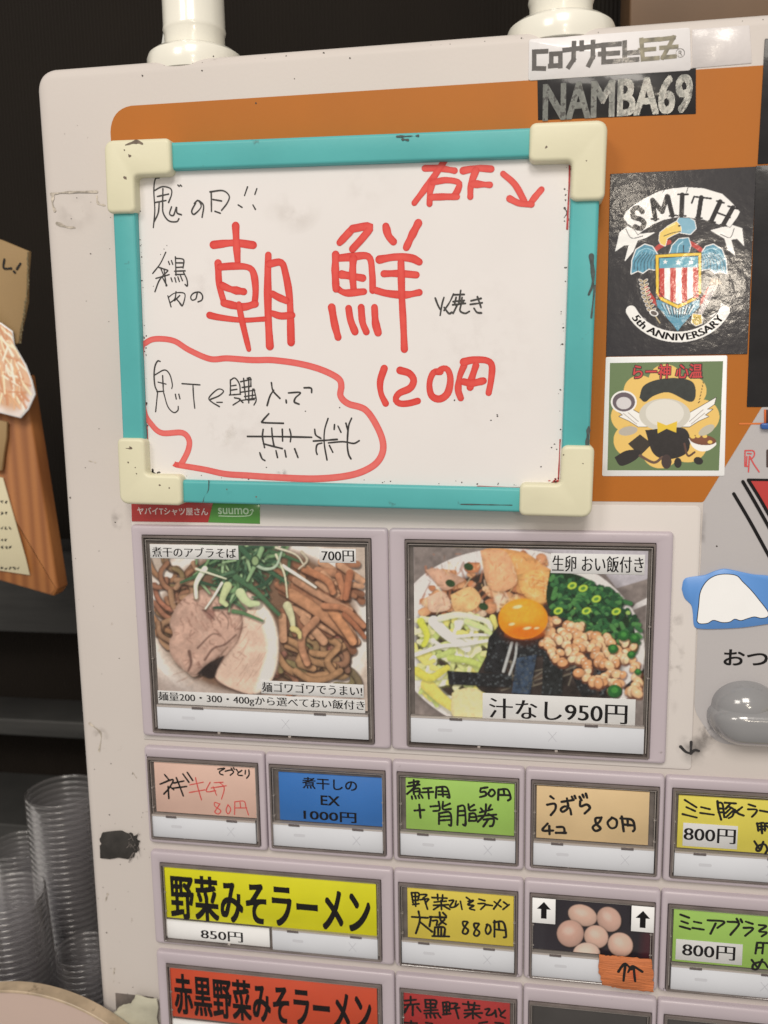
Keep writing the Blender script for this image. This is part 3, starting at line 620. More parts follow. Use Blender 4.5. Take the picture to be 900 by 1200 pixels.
# ---- the buttons
PITCH = 77.0
WINX = lambda i: 2.2+i*77.4
def button(x0, x1, z1, z0, win, card, cardm, strip, label, strips=None, white=None, dark=False, clips=(.2,.78)):
    """housing is the button's own mesh; everything in it is a child of it"""
    wx0,wx1,wz0,wz1 = win; g = .35
    mb = MB(); n = 4
    outer = lambda d: rrect(x0+g+d, x1-g-d, z0+g+d, z1-g-d, 2.0, n)
    innr = lambda d: rrect(wx0-d, wx1+d, wz0-d, wz1+d, .6, n)
    rings = [(outer(0),-4.4),(outer(0),-1.6),(outer(.35),-.7),(outer(1.0),-.15),(outer(1.9),0),(innr(.5),0),(innr(.15),-.25),(innr(0),-.8),(innr(0),-5)]
    # a soft shoulder along the upper edge of the housing
    loft(mb, rings, False)
    h = mb.build('button', M['lav'], mach, True, 45); h['label'] = label
    slabo('window_recess', rect(wx0+.05,wx1-.05,wz0+.05,wz1-.05), -5.2, -2.6, M['recess'], h, 0)
    # clear frame: outer rim and the narrow inner ribs seen through it
    mb = MB(); o1 = rrect(wx0+.25,wx1-.25,wz0+.25,wz1-.25,.8,n); i1 = rrect(wx0+1.35,wx1-1.35,wz0+1.3,wz1-1.6,.5,n)
    loft(mb, [(o1,-3.6),(o1,.9),(inset(o1,.25),1.25),(inset(i1,-.25),1.25),(i1,1.0),(i1,-3.6)], False)
    mb.build('cover_frame', M['smoke'], h, True, 40)
    mb = MB()
    for a,b,c,d in ((wx0+1.5,wx1-1.5,wz1-3.1,wz1-2.6),(wx0+1.6,wx0+2.0,wz0+3,wz1-3),(wx1-2.2,wx1-1.8,wz0+3,wz1-3)): slab(mb, rect(a,b,c,d), -3.8, -.4, .1, 1)
    for zz in (.38,.62): 
        slab(mb, rect(wx0+.3,wx0+2.6,wz0+(wz1-wz0)*zz-.3,wz0+(wz1-wz0)*zz+.3), -3.7,-.6,.1,1); slab(mb, rect(wx1-2.6,wx1-.3,wz0+(wz1-wz0)*zz-.3,wz0+(wz1-wz0)*zz+.3), -3.7,-.6,.1,1)
    for fx in (.3,.62): slab(mb, rect(wx0+(wx1-wx0)*fx,wx0+(wx1-wx0)*(fx+.012),wz0+.2,wz0+2.2), -3.6,-.2,.1,1)
    mb.build('cover_rib', M['ledge'], h)
    out = dict(h=h, cw=-1.2)
    if dark:
        slabo('blank_insert', rect(wx0+2.2,wx1-2.2,wz0+16,wz1-3.4), -3.6, -2.2, mat('dark_insert', (.075,.07,.07), .3, var=.2, vscale=30), h, .2)
    if card:
        o = slabo('label_card', rect(*card), -2.4, -1.4, cardm, h, .08, 1) if cardm else None
    if white: slabo('price_card', rect(*white), -1.9, -1.05, M['paper'], h, .08, 1)
    sx0,sx1,sz0,sz1 = strip
    slabo('white_strip', rect(*strip), -2.0, .1, M['strip'], h, .12, 1)
    mb = MB(); slab(mb, rect(sx0,sx1,sz1-.1,sz1+1.1), -2.4, .5, .15, 1); mb.build('clear_ledge', M['ledge'], h)
    for f in clips:
        cx = sx0+(sx1-sx0)*f; wd = 3.4 if (x1-x0) < 120 and sx1-sx0 > 60 else 3.6
        slabo('clip', rect(cx-wd,cx+wd,sz1-.55,sz1+.95), -.2, .75, M['clip'], h, .15, 1)
    # faint erased print and cross on the strip
    cz = (sz0+sz1)/2; k = (sx1-sx0)/67; mb = MB()
    fa = M['faint']
    for s_ in (((49,-2.8),(53.5,2.8)),((49,2.8),(53.5,-2.8))): stroke(mb, [(sx0+(sx1-sx0)*a/67 if k<1.5 else sx0+(sx1-sx0)*.6+(a-49), cz+b) for a,b in s_], .28, .13, jit=0)
    mb.build('faint_cross', fa, h)
    slabo('faded_print', rrect(sx0+13*min(k,1.2),sx0+20*min(k,1.2),cz-.3,cz+1.6,.8,4), .09, .12, M['faint2'], h, 0)
    mp = MB(); mp.add([(wx0+.9,sz1+1.2,.95),(wx1-.9,sz1+1.2,.95),(wx1-.9,wz1-1.2,.95),(wx0+.9,wz1-1.2,.95)],[(0,1,2,3)]); mp.build('cover_pane', M['pane'], h)
    return h
M['faint'] = mat('faint_mark', rgb(180,179,182), .6); M['faint2'] = mat('faded_ink', rgb(190,189,191), .6)
CW = -1.3   # lettering lies on the card face
def small(i, row, card, cm, strip, label, **k):
    z1,z0,wz1,wz0 = {3:(-137.6,-201.2,-144.3,-198.0),4:(-206.4,-269.9,-214.2,-268.4),5:(-274.8,-338.6,-283.8,-337.3)}[row]
    return button(i*PITCH, (i+1)*PITCH, z1, z0, (WINX(i),WINX(i)+70.6,wz0,wz1), card, cm, strip, label, **k)
TAG = MB
def tag(F, tl, br, parent, w=-1.05, name='paper_tag', m=None):
    (x0,z1),(x1,z0) = P(F,*tl,w), P(F,*br,w); return slabo(name, rect(x0,x1,z0,z1), w-.22, w, m or M['paper'], parent, .05, 1)
# row 1: two picture buttons
b = button(0,154,0,-131.2,(7.3,144.2,-128.2,-6.2),None,None,(10.7,140.6,-125.6,-111.4),'large button with a noodle bowl picture priced 700')
pt = Paint('B1',(11.7,140.2,-108.6,-11.6),-1.3); paint_noodles(pt); pt.sheet('printed_picture', M['photo'], b)
tag('B1',(76,113),(389,168),b); text('煮干のアブラそば','B1',(84,122),(380,163),-1.0,M['black'],b,'mincho')
tag('B1',(672,128),(802,180),b); text('700円','B1',(681,134),(794,175),-1.0,M['black'],b,'mincho')
tag('B1',(104,627),(834,708),b); text('麺量200・300・400gから選べておい飯付き','B1',(106,631),(832,702),-1.0,M['black'],b,'mincho')
tag('B1',(467,592),(829,654),b,w=-.9); text('麺ゴワゴワでうまい!','B1',(471,597),(823,648),-.84,M['black'],b,'mincho')
b = button(154,308,0,-131.2,(163.2,298.8,-128.2,-6.4),None,None,(165.6,295.6,-125.4,-110.4),'large button with a mixed bowl and egg yolk picture priced 950')
pt = Paint('B2',(168.0,294.9,-109.2,-10.8),-1.3); paint_bowl(pt); pt.sheet('printed_picture', M['photo'], b)
tag('B2',(503,124),(785,190),b); text('生卵 おい飯付き','B2',(508,130),(781,184),-1.0,M['black'],b,'mincho')
tag('B2',(297,545),(756,650),b); text('汁なし950円','B2',(318,560),(731,640),-1.0,M['black'],b,'mincho')
# row 3 of the face (first row of small buttons)
ST = lambda x0: (x0+1.4, x0+68.0)
b = small(0,3,(6.0,70.6,-180.4,-147.2),cardmat('pink_card',(231,181,163)),(2.6,69.8,-196.4,-182.6),'small button with a pink handwritten card')
wr = lambda F,S_,wd,m,p,**k: writing('lettering',F,S_,wd,CW+.02,m,p,**k)
wr('C1',[[(185,212),(212,245)],[(155,275),(240,245),(215,300),(180,340)],[(208,290),(213,370)],[(225,295),(245,312)],[(245,268),(312,254)],[(238,302),(330,290)],[(262,232),(285,290),(308,352)],[(306,208),(345,262)],[(335,198),(370,250)]],1.9,M['blackink'],b)
wr('C1',[[(350,280),(440,262)],[(348,330),(452,312)],[(388,232),(405,300),(428,378)],[(485,262),(460,322),(522,318)],[(505,292),(527,347)],[(512,265),(570,262)],[(492,300),(592,285)],[(545,262),(578,300),(560,375)],[(545,405),(515,396),(518,422),(555,450),(540,472),(516,460),(530,435),(550,405)],[(602,412),(590,448),(605,472),(621,440),(602,410)],[(648,392),(646,475)],[(648,392),(708,388),(722,430),(738,478)],[(682,395),(686,430)],[(650,432),(726,432)]],1.2,M['redthin'],b)
wr('C1',[[(535,176),(582,170),(548,192),(552,208),(570,214)],[(585,190),(622,182),(640,195),(618,216)],[(624,170),(632,180)],[(638,166),(645,177)],[(658,178),(668,192)],[(694,184),(668,204),(672,216),(698,218)],[(718,184),(716,208)],[(740,180),(742,212),(726,236)]],1.6,M['blackink'],b)
b = small(1,3,(85.0,148.2,-180.2,-149.8),cardmat('blue_card',(52,112,182)),(80.6,148.0,-196.4,-182.4),'small button with a blue printed card')
text('煮干しの','C2',(265,183),(650,286),CW,M['black'],b,'bold'); text('EX','C2',(395,313),(528,387),CW,M['black'],b,'bold'); text('1000円','C2',(275,413),(645,508),CW,M['black'],b,'bold')
b = small(2,3,(162.0,225.0,-180.2,-148.4),cardmat('lime_card',(156,194,92)),(158.6,225.8,-196.4,-182.4),'small button with a lime green handwritten card reading 50')
wr('C3',[[(132,150),(190,138)],[(122,172),(200,160)],[(163,130),(164,172)],[(196,140),(160,185),(120,220)],[(160,190),(164,222)],[(160,190),(198,186),(200,222)],[(164,206),(198,203)],[(150,236),(153,252)],[(172,234),(177,250)],[(192,232),(198,247)],[(210,228),(220,246)],[(222,186),(276,182)],[(214,210),(286,207)],[(254,186),(260,250)],[(308,178),(304,245)],[(308,178),(372,178),(392,242),(378,240)],[(322,202),(378,204)],[(322,224),(382,224)],[(345,180),(350,236)]],2.3,M['blackink'],b)
wr('C3',[[(592,184),(588,208),(618,206),(624,228),(586,240)],[(592,184),(634,178)],[(658,192),(640,218),(660,236),(682,214),(668,192),(650,196)],[(705,192),(702,258)],[(705,192),(762,192),(782,245),(765,262)],[(738,196),(742,226)],[(708,226),(772,228)],[(168,326),(230,322)],[(198,288),(206,372)],[(270,300),(318,296)],[(322,270),(328,322),(288,330)],[(352,300),(394,282)],[(350,270),(350,318),(400,316)],[(325,344),(324,412)],[(325,344),(394,340),(402,420),(388,418)],[(330,366),(392,362)],[(330,390),(394,386)],[(446,300),(442,418)],[(446,300),(486,302),(494,415),(478,416)],[(450,330),(486,328)],[(450,358),(488,356)],[(512,285),(520,325),(558,322)],[(548,290),(522,306)],[(520,346),(516,392)],[(520,346),(554,346),(562,388),(516,392)],[(520,368),(558,368)],[(592,312),(604,328)],[(655,290),(642,312)],[(585,338),(665,318)],[(576,362),(690,352)],[(625,286),(618,350),(572,398)],[(640,348),(696,380)],[(610,384),(672,380),(668,420),(650,426)],[(640,382),(608,428)]],2.4,M['blackink'],b)
b = small(3,3,(237.6,299.8,-180.2,-148.4),cardmat('peach_card',(229,188,141)),(236.0,303.2,-196.4,-182.4),'small button with a peach handwritten card reading 80')
wr('C4',[[(186,176),(205,190)],[(165,228),(212,222),(216,255),(188,292)],[(255,210),(330,198)],[(288,188),(294,245),(262,272),(250,255),(275,238),(305,250),(314,288)],[(318,178),(326,194)],[(335,172),(342,188)],[(366,178),(378,200)],[(370,205),(372,238),(410,226),(430,248),(398,282)],[(385,165),(392,182)],[(405,158),(413,184)],[(168,344),(136,386),(202,388)],[(178,360),(180,410)],[(225,366),(266,368),(274,400)],[(220,402),(280,402)],[(500,308),(466,312),(470,345),(496,375),(466,390),(448,366),(488,335),(502,306)],[(568,308),(540,338),(560,372),(592,364),(596,325),(566,306)],[(628,300),(640,392)],[(620,312),(692,322),(708,375),(698,392)],[(664,318),(666,356)],[(640,350),(698,356)]],2.6,M['blackink'],b)
b = small(4,3,(315.5,378.5,-180.2,-149.2),cardmat('yellow_card',(226,203,84)),(314.2,381.5,-196.6,-182.5),'small button with a yellow handwritten card and a pasted 800 price')
wr('C5',[[(225,190),(320,250)],[(238,248),(308,280)],[(208,305),(322,333)],[(358,248),(428,265)],[(350,295),(460,310)],[(490,200),(498,270),(520,350)],[(490,212),(530,222),(545,330)],[(495,258),(532,260)],[(500,290),(536,290)],[(550,212),(640,218)],[(592,222),(556,262)],[(575,240),(622,268),(612,318),(580,338)],[(600,255),(556,296)],[(612,280),(560,330)],[(690,248),(636,290)],[(630,268),(660,300),(702,316)],[(742,225),(796,242)],[(738,265),(806,268),(802,292),(770,326)],[(835,275),(925,292)],[(812,380),(822,440)],[(815,382),(870,378),(875,440)],[(815,405),(872,402)],[(820,430),(880,425)],[(845,375),(852,460)],[(885,380),(925,378)],[(890,400),(930,440)],[(790,525),(828,585)],[(862,530),(835,598),(806,598),(818,565),(872,550),(895,590),(880,622)]],2.2,M['blackink'],b)
tag('C5',(213,375),(648,592),b); text('800円','C5',(222,405),(632,550),-1.0,M['black'],b,'mincho')
# row 4: double yellow, yellow, egg picture, green
YM = cardmat('bright_yellow_card',(226,212,20))
b = button(0,154,-206.4,-269.9,(6.6,146.5,-267.3,-213.7),(8.8,143.2,-251.6,-217.0),YM,(77.8,143.8,-266.2,-252.6),'wide button with a bright yellow card in bold black print and 850 price',white=(8.6,75.6,-265.6,-253.0),clips=(.2,.8))
text('野菜みそラーメン','C6',(90,76),(818,297),CW,M['black'],b,'heavy',spacing=1.06); text('850円','C6',(203,275),(355,325),-1.0,M['black'],b,'mincho')
b = small(2,4,(162.2,225.1,-250.4,-218.0),cardmat('yellow_card',(224,196,76)),(158.6,225.7,-266.6,-252.4),'small button with a yellow handwritten card reading 880')
wr('C7',[[(170,138),(180,200)],[(170,138),(216,142),(210,186)],[(174,162),(212,162)],[(178,186),(212,184)],[(193,142),(197,222)],[(178,212),(216,206)],[(222,150),(266,150),(242,172)],[(224,182),(276,176),(262,196)],[(250,176),(270,240)],[(298,168),(390,172)],[(332,148),(334,182)],[(364,150),(362,182)],[(312,196),(386,190)],[(308,216),(400,212)],[(354,186),(357,242)],[(350,215),(308,242)],[(360,215),(408,242)],[(404,188),(432,186),(408,226),(440,226),(462,208)],[(448,190),(440,225)],[(474,192),(484,242)],[(512,168),(532,182)],[(522,192),(556,186),(520,212),(558,218),(530,236),(562,246)],[(590,178),(626,188)],[(584,206),(630,208),(600,242)],[(628,212),(672,218)],[(722,182),(680,240)],[(684,194),(726,226)],[(742,196),(762,210)],[(776,212),(738,242)]],2.1,M['blackink'],b)
wr('C7',[[(172,288),(272,294)],[(214,254),(222,310),(198,390)],[(222,318),(298,380)],[(285,288),(385,292)],[(292,290),(282,346)],[(302,312),(330,310),(326,338)],[(345,260),(352,310),(384,334)],[(366,262),(386,282)],[(376,304),(340,338)],[(316,352),(312,402)],[(316,352),(374,354),(374,402)],[(336,356),(336,402)],[(355,356),(355,402)],[(300,408),(404,410)],[(516,318),(490,318),(494,345),(522,370),(510,394),(488,386),(498,356),(520,322)],[(588,330),(560,330),(564,357),(592,382),(580,406),(558,398),(568,368),(590,334)],[(642,335),(630,370),(642,396),(662,375),(656,342),(636,337)],[(686,312),(685,412)],[(680,322),(740,322),(758,405),(744,416)],[(712,328),(714,366)],[(690,366),(748,372)]],2.4,M['blackink'],b)
b = small(3,4,(235.9,305.0,-250.0,-216.8),None,(235.9,303.6,-267.2,-252.6),'small button with a picture of brown eggs and two arrow stickers')
pt = Paint('C8',(235.9,305.0,-250.2,-216.6),-1.3,.3); paint_eggs(pt); pt.sheet('printed_picture', M['photo'], b)
for tl,br,c in (((72,66),(152,160),(112,112)),((421,94),(498,190),(460,144))):
    q = tag('C8',tl,br,b,w=1.35,name='arrow_sticker'); mb = MB(); x,z = P('C8',*c,1.4)
    mb.add([(x+a*.165*.97,z+d*.165,1.42) for a,d in ((-10,-30),(10,-30),(10,6),(25,6),(0,34),(-25,6),(-10,6))],[(0,1,2,3,4,5,6)]); mb.build('arrow', M['black'], q)
b = small(4,4,(315.3,378.5,-250.4,-217.6),cardmat('lime_card',(156,194,92)),(314.8,381.5,-267.6,-252.8),'small button with a lime green handwritten card and a pasted 800 price')
wr('C8',[[(592,125),(622,136)],[(595,148),(618,156)],[(590,166),(626,176)],[(640,150),(665,155)],[(635,172),(674,178)],[(688,145),(746,150),(722,172)],[(716,156),(698,192)],[(758,150),(798,156),(768,196)],[(790,140),(796,150)],[(804,142),(809,152)],[(822,150),(846,158)],[(815,172),(848,174),(820,200)],[(868,162),(894,166),(868,184),(896,188),(878,202)],[(862,224),(856,262)],[(862,224),(882,228),(880,262)],[(862,242),(880,242)],[(885,225),(910,226)],[(843,285),(860,308)],[(880,283),(862,316),(846,314),(852,298),(884,292),(900,312)]],2.3,M['blackink'],b)
tag('C8',(577,211),(808,304),b); text('800円','C8',(601,224),(782,288),-1.0,M['black'],b,'mincho')
# row 5
b = button(0,154,-274.8,-338.6,(6.9,146.0,-336.4,-282.9),(8.4,142.6,-321.0,-286.6),cardmat('vermilion_card',(204,76,44)),(77.8,143.8,-335.6,-322.2),'wide button with a vermilion card in bold black print',white=(8.6,75.6,-335.0,-322.6))
text('赤黒野菜みそラーメン','C6',(104,438),(822,657),CW,M['black'],b,'heavy',spacing=1.05)
b = small(2,5,(159.2,223.4,-320,-286.8),cardmat('crimson_card',(170,48,46)),(158.6,225.7,-335.8,-321.6),'small button with a crimson handwritten card')
wr('C7',[[(130,808),(198,802)],[(165,782),(166,832)],[(114,836),(216,828)],[(152,835),(128,884)],[(178,835),(178,898)],[(206,848),(228,876)],[(134,858),(128,880)],[(255,802),(260,850)],[(255,802),(322,808),(316,850)],[(258,826),(318,828)],[(258,850),(320,850)],[(288,806),(290,884)],[(250,870),(332,866)],[(250,888),(336,886)],[(262,898),(264,914)],[(286,898),(290,914)],[(310,896),(318,914)],[(336,894),(352,914)],[(365,820),(370,882)],[(365,820),(406,820),(404,872)],[(370,845),(405,843)],[(370,868),(405,866)],[(386,820),(389,892)],[(365,894),(412,888)],[(420,824),(456,828),(438,846)],[(416,858),(468,852)],[(444,855),(462,918)],[(490,828),(592,840)],[(522,815),(526,852)],[(562,820),(558,852)],[(502,868),(592,858)],[(498,888),(608,884)],[(550,858),(552,918)],[(545,885),(502,912)],[(556,885),(598,914)],[(628,862),(656,860),(634,896),(664,896),(686,880)],[(690,868),(696,908)],[(712,858),(726,884)],[(752,868),(722,900),(752,916)],[(130,945),(205,948)],[(168,935),(168,960)],[(260,945),(300,950)],[(590,948),(640,940)],[(690,945),(740,950)]],2.4,M['blackink'],b)
small(3,5,None,None,(236.4,303.6,-335.8,-321.6),'small dark button with no card at the bottom edge',dark=True); small(4,5,None,None,(314.4,381,-335.8,-321.6),'small dark button with no card at bottom right',dark=True)
small(1+0,5,None,None,(80,81,-335,-334),'x') if False else None
# ---- logo and lettering of the coin area
lw = -3.6
def plate_poly(name, F, pts, m, w=lw, th=.12, r=0, parent=mach): return slabo(name, rpoly([P(F,a,b,w) for a,b in pts], r, 3), w-th, w, m, parent, 0)
redp = mat('red_print', rgb(178,52,48), .45); redo = mat('red_letter_print', rgb(200,74,74), .5)
writing('red_letter','R1',[[(508,262),(507,362)],[(508,262),(560,264),(568,290),(552,312),(535,315)],[(516,362),(520,300)],[(536,298),(530,398)],[(540,300),(562,345),(598,398)],[(526,362),(508,362)],[(524,280),(548,282)]],6.5/5.4585*1.0,lw,redo,mach,jit=0)
writing('dark_letter','R1',[[(652,262),(652,362)]],2.2,lw,mat('brown_print',rgb(70,52,48),.5),mach,jit=0)
x0,z1 = P('R1',525,446,lw); k = .47*1.0
def tri(a): return [P('R1',x,y,lw) for x,y in a]
slabo('red_triangle', tri([(545,455),(760,455),(760,860),(655,640)]), lw-.1, lw, redp, mach, 0)
mb = MB()
for a,wd in (([(527,448),(700,450)],1.2),([(530,452),(600,565),(665,680),(700,745)],1.6),([(494,460),(570,590),(660,750),(700,822)],1.7),([(436,538),(540,715),(655,925),(690,990)],1.7)):
    stroke(mb, [P('R1',x,y,lw+.1) for x,y in a], wd, lw+.1, jit=0)
mb.build('black_bars', M['black'], mach)
text('おつり','R2',(345,505),(720,612),lw,M['black'],mach,'bold',name='lettering')
# coin return cover
gp = mat('glossy_grey_plastic', rgb(134,132,131), .14, coat=.9, var=.04, vscale=30, bump=.05, bscale=60)
mb = MB(); n = 48; V=[]; F_=[]
def blobmesh(mb, cx, cz, fr, rows=22, n=56):   # fr(theta, t)->(dx,dz,w)
    V=[]; F_=[]
    for j in range(rows+1):
        for i in range(n):
            V.append(fr(2*math.pi*i/n, j/rows))
    for j in range(rows):
        for i in range(n):
            a=j*n+i; b=j*n+(i+1)%n; F_.append((a,b,b+n,a+n))
    mb.add(V,F_)
def lip(th,t):
    a = t*math.pi/2; r = math.cos(a)**.8; c,s = math.cos(th),math.sin(th)
    ex = 18.6*r*c; ez = 18.0*r*s
    x = 347.5+ex+(70 if c>0 else 0); z = -100.5+ez*(.93 if s<0 else .5); return (x, z, -3.8+17*math.sin(a))
mb = MB(); blobmesh(mb,0,0,lip); cr = mb.build('coin_return_cover', gp, mach, True, 180)
def dome(th,t):
    a = t*math.pi/2; r = math.cos(a); c,s = math.cos(th),math.sin(th)
    return (348.2+17.2*r*c, -95.6+13.8*r*s*(1 if s>0 else .9), -3.8+14.5*math.sin(a)+(2.5 if s<0 else 0)*r)
mb = MB(); blobmesh(mb,0,0,dome); mb.build('dome', gp, cr, True, 180)
mb = MB(); stroke(mb,[P('R2',262,820,13),P('R2',300,858,15),P('R2',400,885,18),P('R2',520,885,18),P('R2',610,880,18)],.5,13.6,jit=0)
slabo('coin_slot_insert', rrect(357.5,372,-98,-92,1,3), -3, 13.5, mat('pale_slot_plastic', rgb(205,196,168), .4), cr, .6)

# ================================================================== marks on the paint
def speck(mb, x, z, w, r, seed):
    R = random.Random(seed); n = 9; mb.add([(x+r*(.5+R.random()*.8)*math.cos(2*math.pi*i/n), z+r*(.4+R.random()*.8)*math.sin(2*math.pi*i/n), w) for i in range(n)],[tuple(range(n))])
sm = mat('dark_speck',(.04,.03,.025),.6)
mb = MB(); R = random.Random(11)
for F,pts in (('Z0',[(710,248),(500,265),(318,892)]),('A',[(300,121),(345,92),(410,68),(250,66),(135,612),(100,548),(82,583),(158,583),(205,600),(508,603),(535,607),(588,610),(115,1053),(125,1093),(130,1135),(134,1140),(128,955),(155,907),(130,895),(175,1005),(160,722),(840,640),(858,779),(500,640),(700,640),(560,609)])):
    for a,b in pts: x,z = P(F,a,b,-3.7); speck(mb,x,z,-3.7,.25+R.random()*.35,R.randint(0,999))
for k in range(60):
    x = 20+R.random()*330; speck(mb,x,ZT-3.2-R.random()*2.2,-4.6+R.random()*.2,.2+R.random()*.35,k)
for k in range(34): speck(mb, -38+R.random()*36, -330+R.random()*560, -3.85, .15+R.random()*.22, k+400)
mb.build('dirt_specks', sm, mach)['kind'] = 'stuff'
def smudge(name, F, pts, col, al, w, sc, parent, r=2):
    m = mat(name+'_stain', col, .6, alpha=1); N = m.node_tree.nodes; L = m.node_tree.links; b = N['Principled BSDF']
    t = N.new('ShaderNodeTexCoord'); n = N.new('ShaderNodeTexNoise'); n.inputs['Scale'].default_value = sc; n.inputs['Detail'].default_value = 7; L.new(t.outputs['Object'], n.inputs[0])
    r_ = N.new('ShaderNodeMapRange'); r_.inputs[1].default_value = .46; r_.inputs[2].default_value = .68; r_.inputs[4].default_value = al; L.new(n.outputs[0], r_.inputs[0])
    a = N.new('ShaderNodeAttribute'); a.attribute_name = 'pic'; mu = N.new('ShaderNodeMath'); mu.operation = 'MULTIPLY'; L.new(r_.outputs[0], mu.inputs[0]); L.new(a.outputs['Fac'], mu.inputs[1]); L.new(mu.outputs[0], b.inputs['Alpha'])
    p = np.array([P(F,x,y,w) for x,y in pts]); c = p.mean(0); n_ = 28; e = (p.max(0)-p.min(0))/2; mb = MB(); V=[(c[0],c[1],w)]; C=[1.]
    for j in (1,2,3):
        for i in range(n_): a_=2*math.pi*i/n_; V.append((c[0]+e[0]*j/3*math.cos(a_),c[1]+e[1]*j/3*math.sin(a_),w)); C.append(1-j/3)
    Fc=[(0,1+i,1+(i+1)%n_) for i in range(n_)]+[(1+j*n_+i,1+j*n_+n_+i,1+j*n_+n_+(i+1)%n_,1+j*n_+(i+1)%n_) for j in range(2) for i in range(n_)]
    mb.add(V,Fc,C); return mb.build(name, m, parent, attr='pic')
smudge('grey_smudge','Z0',[(170,670),(350,830)],(.2,.16,.13),.16,-3.5,90,mach); smudge('grey_smudge','A',[(105,850),(130,880)],(.2,.16,.13),.6,-3.5,120,mach); smudge('grey_smudge','A',[(128,590),(146,625)],(.15,.13,.12),.5,-3.5,120,mach)
smudge('grey_smudge','A',[(790,850),(840,900)],(.1,.09,.09),.6,-3.0,90,mach); smudge('grey_smudge','A',[(785,700),(800,840)],(.15,.13,.12),.6,-3.0,110,mach)
smudge('grey_smudge','R2',[(180,880),(330,1070)],(.06,.05,.05),.8,-3.4,200,mach); smudge('grey_smudge','R1',[(230,520),(255,1000)],(.15,.13,.12),.3,-3.0,110,mach)
wr2 = writing('scuff_mark','R2',[[(88,1075),(118,1105),(148,1115)],[(150,1048),(148,1105)],[(148,1115),(170,1095),(195,1100)]],3.0,-3.0,mat('black_scuff',(.03,.028,.03),.4,var=.5,vscale=400),mach,taper=.3)
# ================================================================== the whiteboard
BW = 7.0; ang = -1.06; ca,sa = math.cos(math.radians(ang)), math.sin(math.radians(ang)); BC = (134.5,110.0)
def BP(u,v): return (BC[0]+u*ca-v*sa, BC[1]+u*sa+v*ca)
def bpoly(pts, r=0, n=5): return rpoly([BP(*p) for p in pts], r, n)
HW, HH = 131.3, 98.3
wb = empty('whiteboard', BC[0], BC[1]-HH, 4, 'small whiteboard in teal frame with red and black handwriting hung on the machine', 'whiteboard')
slabo('writing_surface', bpoly([(-HW+12,-HH+10),(HW-12,-HH+10),(HW-12,HH-10),(-HW+12,HH-10)]), 1, BW, M['board'], wb, 0)
def bar(name, u0,u1,v0,v1):
    slabo(name, bpoly([(u0,v0),(u1,v0),(u1,v1),(u0,v1)], 1.9), -3.6, 11.2, M['teal'], wb, 1.6, 3)
bar('frame_bar', -HW+30, HW-30, HH-15.6, HH-1.6); bar('frame_bar', -HW+30, HW-30, -HH+1.4, -HH+14.2)
bar('frame_bar', -HW+2.2, -HW+15.2, -HH+30, HH-30); bar('frame_bar', HW-16.4, HW-2.4, -HH+30, HH-30)
gr = mat('frame_gap', (.05,.045,.04), .7); mb = MB()
g0 = [(-HW+14.6,-HH+13.4),(HW-15.6,-HH+13.4),(HW-15.6,HH-14.8),(-HW+14.6,HH-14.8)]
mb2 = MB()
for a,b in zip(g0, g0[1:]+g0[:1]): stroke(mb2, [BP(*a),BP(*b)], 1.5, BW+.05, jit=.1)
mb2.build('edge_grime', gr, wb)
def cap(sx, sy):
    A = 37.6; wx, wy = 16.6, 18.6 if sy > 0 else 17.2
    L_ = [(0,0),(A,0),(A,wy),(wx,wy),(wx,A),(0,A)]
    pts = [(sx*(HW-a), sy*(HH-b)) for a,b in L_]
    rr = [5,3.2,3.2,2.4,3.2,3.2]
    if sx*sy < 0: pts = pts[::-1]; rr = rr[::-1]
    P_ = [BP(*p) for p in pts]
    slabo('corner_cap', rpoly(P_, rr, 6), -3.8, 14, M['ivory'], wb, 2.0, 4)
for sx,sy in ((-1,1),(1,1),(-1,-1),(1,-1)): cap(sx,sy)
w7 = BW+.1
def ink(name, F, st, wd, m, taper=0.): 
    mb = MB()
    for s in st: stroke(mb, [P(F,a,b,w7) for a,b in s], wd*.5, w7, taper, .10)
    return mb
# red writing
mb = MB()
def addi(F, st, wd, taper=0., mbx=None):
    t = mbx or mb
    for s in st: stroke(t, [P(F,a,b,w7) for a,b in s], wd*.49, w7, taper, .09)
addi('F0',[[(312,370),(395,362),(473,371)],[(402,293),(405,360),(410,438)]],8.2)
addi('F1',[[(430,128),(436,240),(460,332)],[(440,148),(515,143),(590,150),(618,185),(628,270),(622,345)],[(450,245),(500,266),(566,278)],[(460,338),(520,352),(570,358),(626,342)],[(695,85),(692,200),(694,400),(703,565)],[(700,132),(762,124),(785,180),(808,320),(815,545)],[(718,290),(750,308),(790,325)],[(716,392),(760,406),(820,402)]],8.0)
addi('F1',[[(385,402),(440,414),(560,428),(675,422)],[(540,345),(556,430),(592,582)]],7.4,.25)
addi('F2',[[(120,190),(185,120)],[(185,120),(272,108),(245,155),(185,222)],[(100,250),(98,340),(102,422)],[(110,268),(180,262),(265,260),(283,340),(286,430)],[(130,350),(180,358),(236,368)],[(188,270),(185,350),(190,425)],[(105,418),(150,442),(242,436)],[(80,515),(95,600),(112,665)],[(165,520),(175,580),(197,637)],[(228,515),(235,590),(254,638)],[(295,515),(300,590),(313,642)],[(352,108),(365,155),(390,185)],[(515,92),(480,160),(455,214)],[(320,275),(400,262),(480,268),(520,287)],[(342,346),(420,345),(505,352)],[(303,430),(360,445),(450,452),(520,440)],[(428,290),(432,450),(440,600),(445,725)]],7.8)
